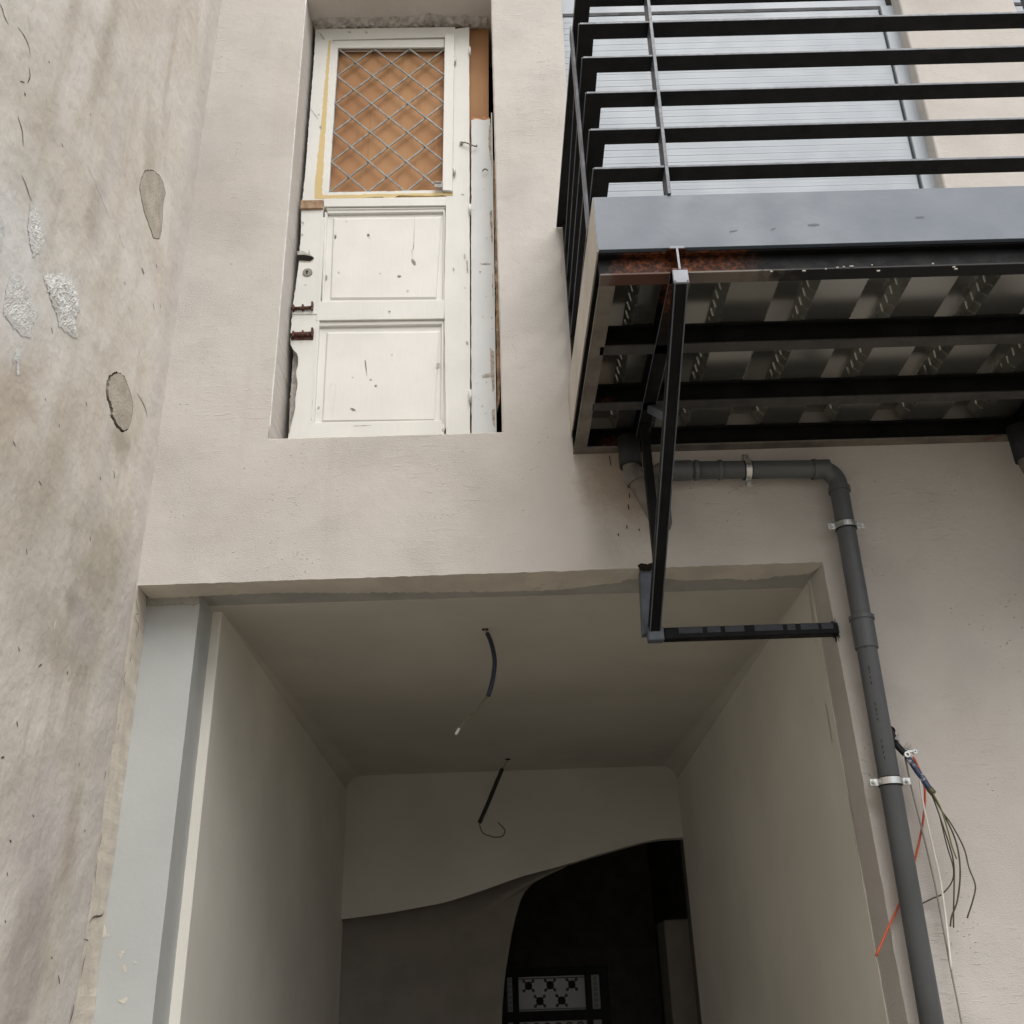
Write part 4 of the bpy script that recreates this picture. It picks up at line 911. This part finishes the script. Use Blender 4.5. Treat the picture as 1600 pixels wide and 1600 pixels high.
wire('sleeve', Q([(560, 455), (620, 530), (680, 620), (740, 700), (790, 780), (850, 865)]), 0, .0092, m_conduitw, cb, 'worn dark blue sleeve', n=10, ys=(-.06, -.07, -.08, -.09, -.10, -.11))
pcl = at(1340 + .1375*560, 1120 + .1375*430, 'y', -.066)
q = MB(); q.ring(pcl, (0, 1, 0), .0045, .0095, .012, 16); q.ring(pcl + Vector((.026, .0, .008)), (0, 1, 0), .003, .007, .012, 14); q.box(pcl.x + .002, pcl.x + .022, pcl.y - .003, pcl.y + .003, pcl.z + .006, pcl.z + .014, .001)
build('cable_clip', q, m_zinc, cb)
q = MB(); 
for (u, v, w_) in ((450, 230, .014), (555, 330, .012), (590, 350, .012)):
    a = at(1340 + .1375*u, 1120 + .1375*v, 'y', -.052); q.hexa([a + Vector((-w_*.7, .002, -w_*.4)), a + Vector((w_*.4, .002, -w_)), a + Vector((w_*.5, .002, w_))], [a + Vector((-w_*.7, -.002, -w_*.4)), a + Vector((w_*.4, -.002, -w_)), a + Vector((w_*.5, -.002, w_))])
build('tape_flap', q, m_greymortar, cb)
wire('cuff', Q([(815, 815), (862, 872)]), 0, .0105, m_darkw, cb, n=10, ys=(-.107, -.112))
T = lambda L: zoomed(L, .34375, 1250, 1050)
wire('wire', T([(598, 548), (640, 625), (690, 695), (745, 800), (768, 890), (797, 970), (785, 1040), (760, 1118)]), -.115, .0023, m_darkw, cb, 'longest olive wire bowed to the right')
wire('wire', T([(602, 550), (660, 660), (700, 745), (722, 830), (728, 930), (715, 1040), (690, 1110), (683, 1156)]), -.112, .0026, m_darkw, cb)
wire('wire', T([(598, 550), (640, 670), (680, 790), (700, 880), (700, 1000), (698, 1080), (698, 1162)]), -.108, .0023, m_darkw, cb)
wire('wire', T([(596, 552), (630, 640), (668, 790), (697, 890), (690, 955), (645, 1010), (600, 1030), (540, 1060)]), 0, .0021, m_darkw, cb, 'dark wire curling back behind the pipe', ys=(-.11, -.10, -.09, -.08, -.06, -.04, -.02, -.010))
wire('wire', T([(604, 550), (640, 620), (672, 720), (690, 790), (712, 850)]), -.118, .0024, simple('yellow_green_wire', (.16, .17, .05), .5), cb, 'yellow green wire')
wire('cable', T([(515, 385), (545, 450), (566, 520), (566, 610), (552, 720), (515, 880), (460, 1035), (400, 1165), (345, 1292)]), 0, .0037, m_orange, cb, 'orange cable passing behind the drain pipe', n=8, ys=(-.07, -.06, -.05, -.04, -.03, -.018, -.015, -.02, -.02))
wire('cable', T([(543, 490), (558, 590), (600, 780), (640, 960), (668, 1170), (688, 1355)]), 0, .0033, m_whitew, cb, 'white cable', n=8, ys=(-.06, -.055, -.05, -.045, -.04, -.035))
wire('cable', T([(478, 390), (510, 540), (560, 740), (610, 950), (650, 1160), (686, 1352), (735, 1600), (775, 1850)]), 0, .0029, m_greyw, cb, 'grey cable running down out of view', n=8, ys=(-.05, -.045, -.04, -.035, -.033, -.031, -.03, -.03))

# scuffs on the fascia, weld spatter along the front beam, print on the pipe
strips('scuff', [[.008, (1262, 352), (1280, 351)], [.007, (1430, 340), (1444, 339)], [.005, (1205, 359), (1212, 356)], [.006, (1140, 362), (1152, 360)]], 'y', YF, .006, m_scuff, bal)
q = MB()
for u, v in ((1205, 425), (1256, 424), (1290, 421), (1308, 419), (1318, 418), (1330, 417), (1362, 415), (1372, 424), (1457, 413), (1490, 418), (1493, 421)):
    p = at(u, v, 'y', -1.006); w_ = random.uniform(.002, .006); q.box(p.x - w_, p.x + w_, -1.0095, -1.006, p.z - .002, p.z + .002)
build('weld_spatter', q, m_greyw, bal, kind='stuff')
q = MB()
for k in range(26):
    if k % 7 in (4, 5, 6): continue
    c = E_ + ax*(.62 + .017*k); n_ = Vector((-.45, -.89, 0)); c = c + n_*(RP + .0004)
    q.bar(c, c + ax*random.uniform(.005, .012), .003, .0006, n_, 0)
build('print_mark', q, m_rubber, pipe, kind='stuff')

strips('smudge', [[.006, (1320, 1210), (1333, 1290), (1346, 1375)], [.008, (1262, 905), (1269, 960), (1276, 1010)], [.012, (1290, 1100), (1300, 1160)]], 'x', 1.1065, .01, m_smudge, house, -1)

# cracks where the mortar edge has pulled away from the pilaster, scuffs on the pilaster
bc = [Z3([(752, 470), (760, 520), (768, 562), (752, 570)]), Z3([(745, 575), (770, 640), (755, 690)]), Z3([(730, 790), (722, 835)]), Z3([(698, 880), (688, 930), (694, 965)]), Z3([(662, 1180), (655, 1210)]), Z4([(588, 15), (580, 60)]), Z4([(566, 360), (558, 410), (548, 445)]), Z4([(544, 490), (532, 570), (528, 640)]),
      Z4([(500, 740), (490, 760)]), [.006] + Z4([(495, 860), (520, 828), (560, 822), (576, 798)]), Z4([(476, 1035), (462, 1090), (448, 1170)]), [.007] + Z4([(410, 1310), (400, 1370), (384, 1425)]), Z4([(470, 950), (490, 960)])]
strips('crack', bc, 'x', X + .0045, .0035, m_crack, nw)
strips('scuff', [[.012] + Z4([(668, 1060), (676, 1030), (700, 1010)]), [.014] + Z4([(690, 1090), (700, 1135)]), [.012] + Z4([(655, 1290), (690, 1296), (706, 1272)]), [.008] + Z4([(745, 1075), (760, 1085)]), [.03] + Z4([(560, 860), (580, 940)]), [.008] + Z4([(596, 922), (608, 934)])], 'y', .1395, .01, m_soffit, house)
# soft coved corners between the passage ceiling and its side walls
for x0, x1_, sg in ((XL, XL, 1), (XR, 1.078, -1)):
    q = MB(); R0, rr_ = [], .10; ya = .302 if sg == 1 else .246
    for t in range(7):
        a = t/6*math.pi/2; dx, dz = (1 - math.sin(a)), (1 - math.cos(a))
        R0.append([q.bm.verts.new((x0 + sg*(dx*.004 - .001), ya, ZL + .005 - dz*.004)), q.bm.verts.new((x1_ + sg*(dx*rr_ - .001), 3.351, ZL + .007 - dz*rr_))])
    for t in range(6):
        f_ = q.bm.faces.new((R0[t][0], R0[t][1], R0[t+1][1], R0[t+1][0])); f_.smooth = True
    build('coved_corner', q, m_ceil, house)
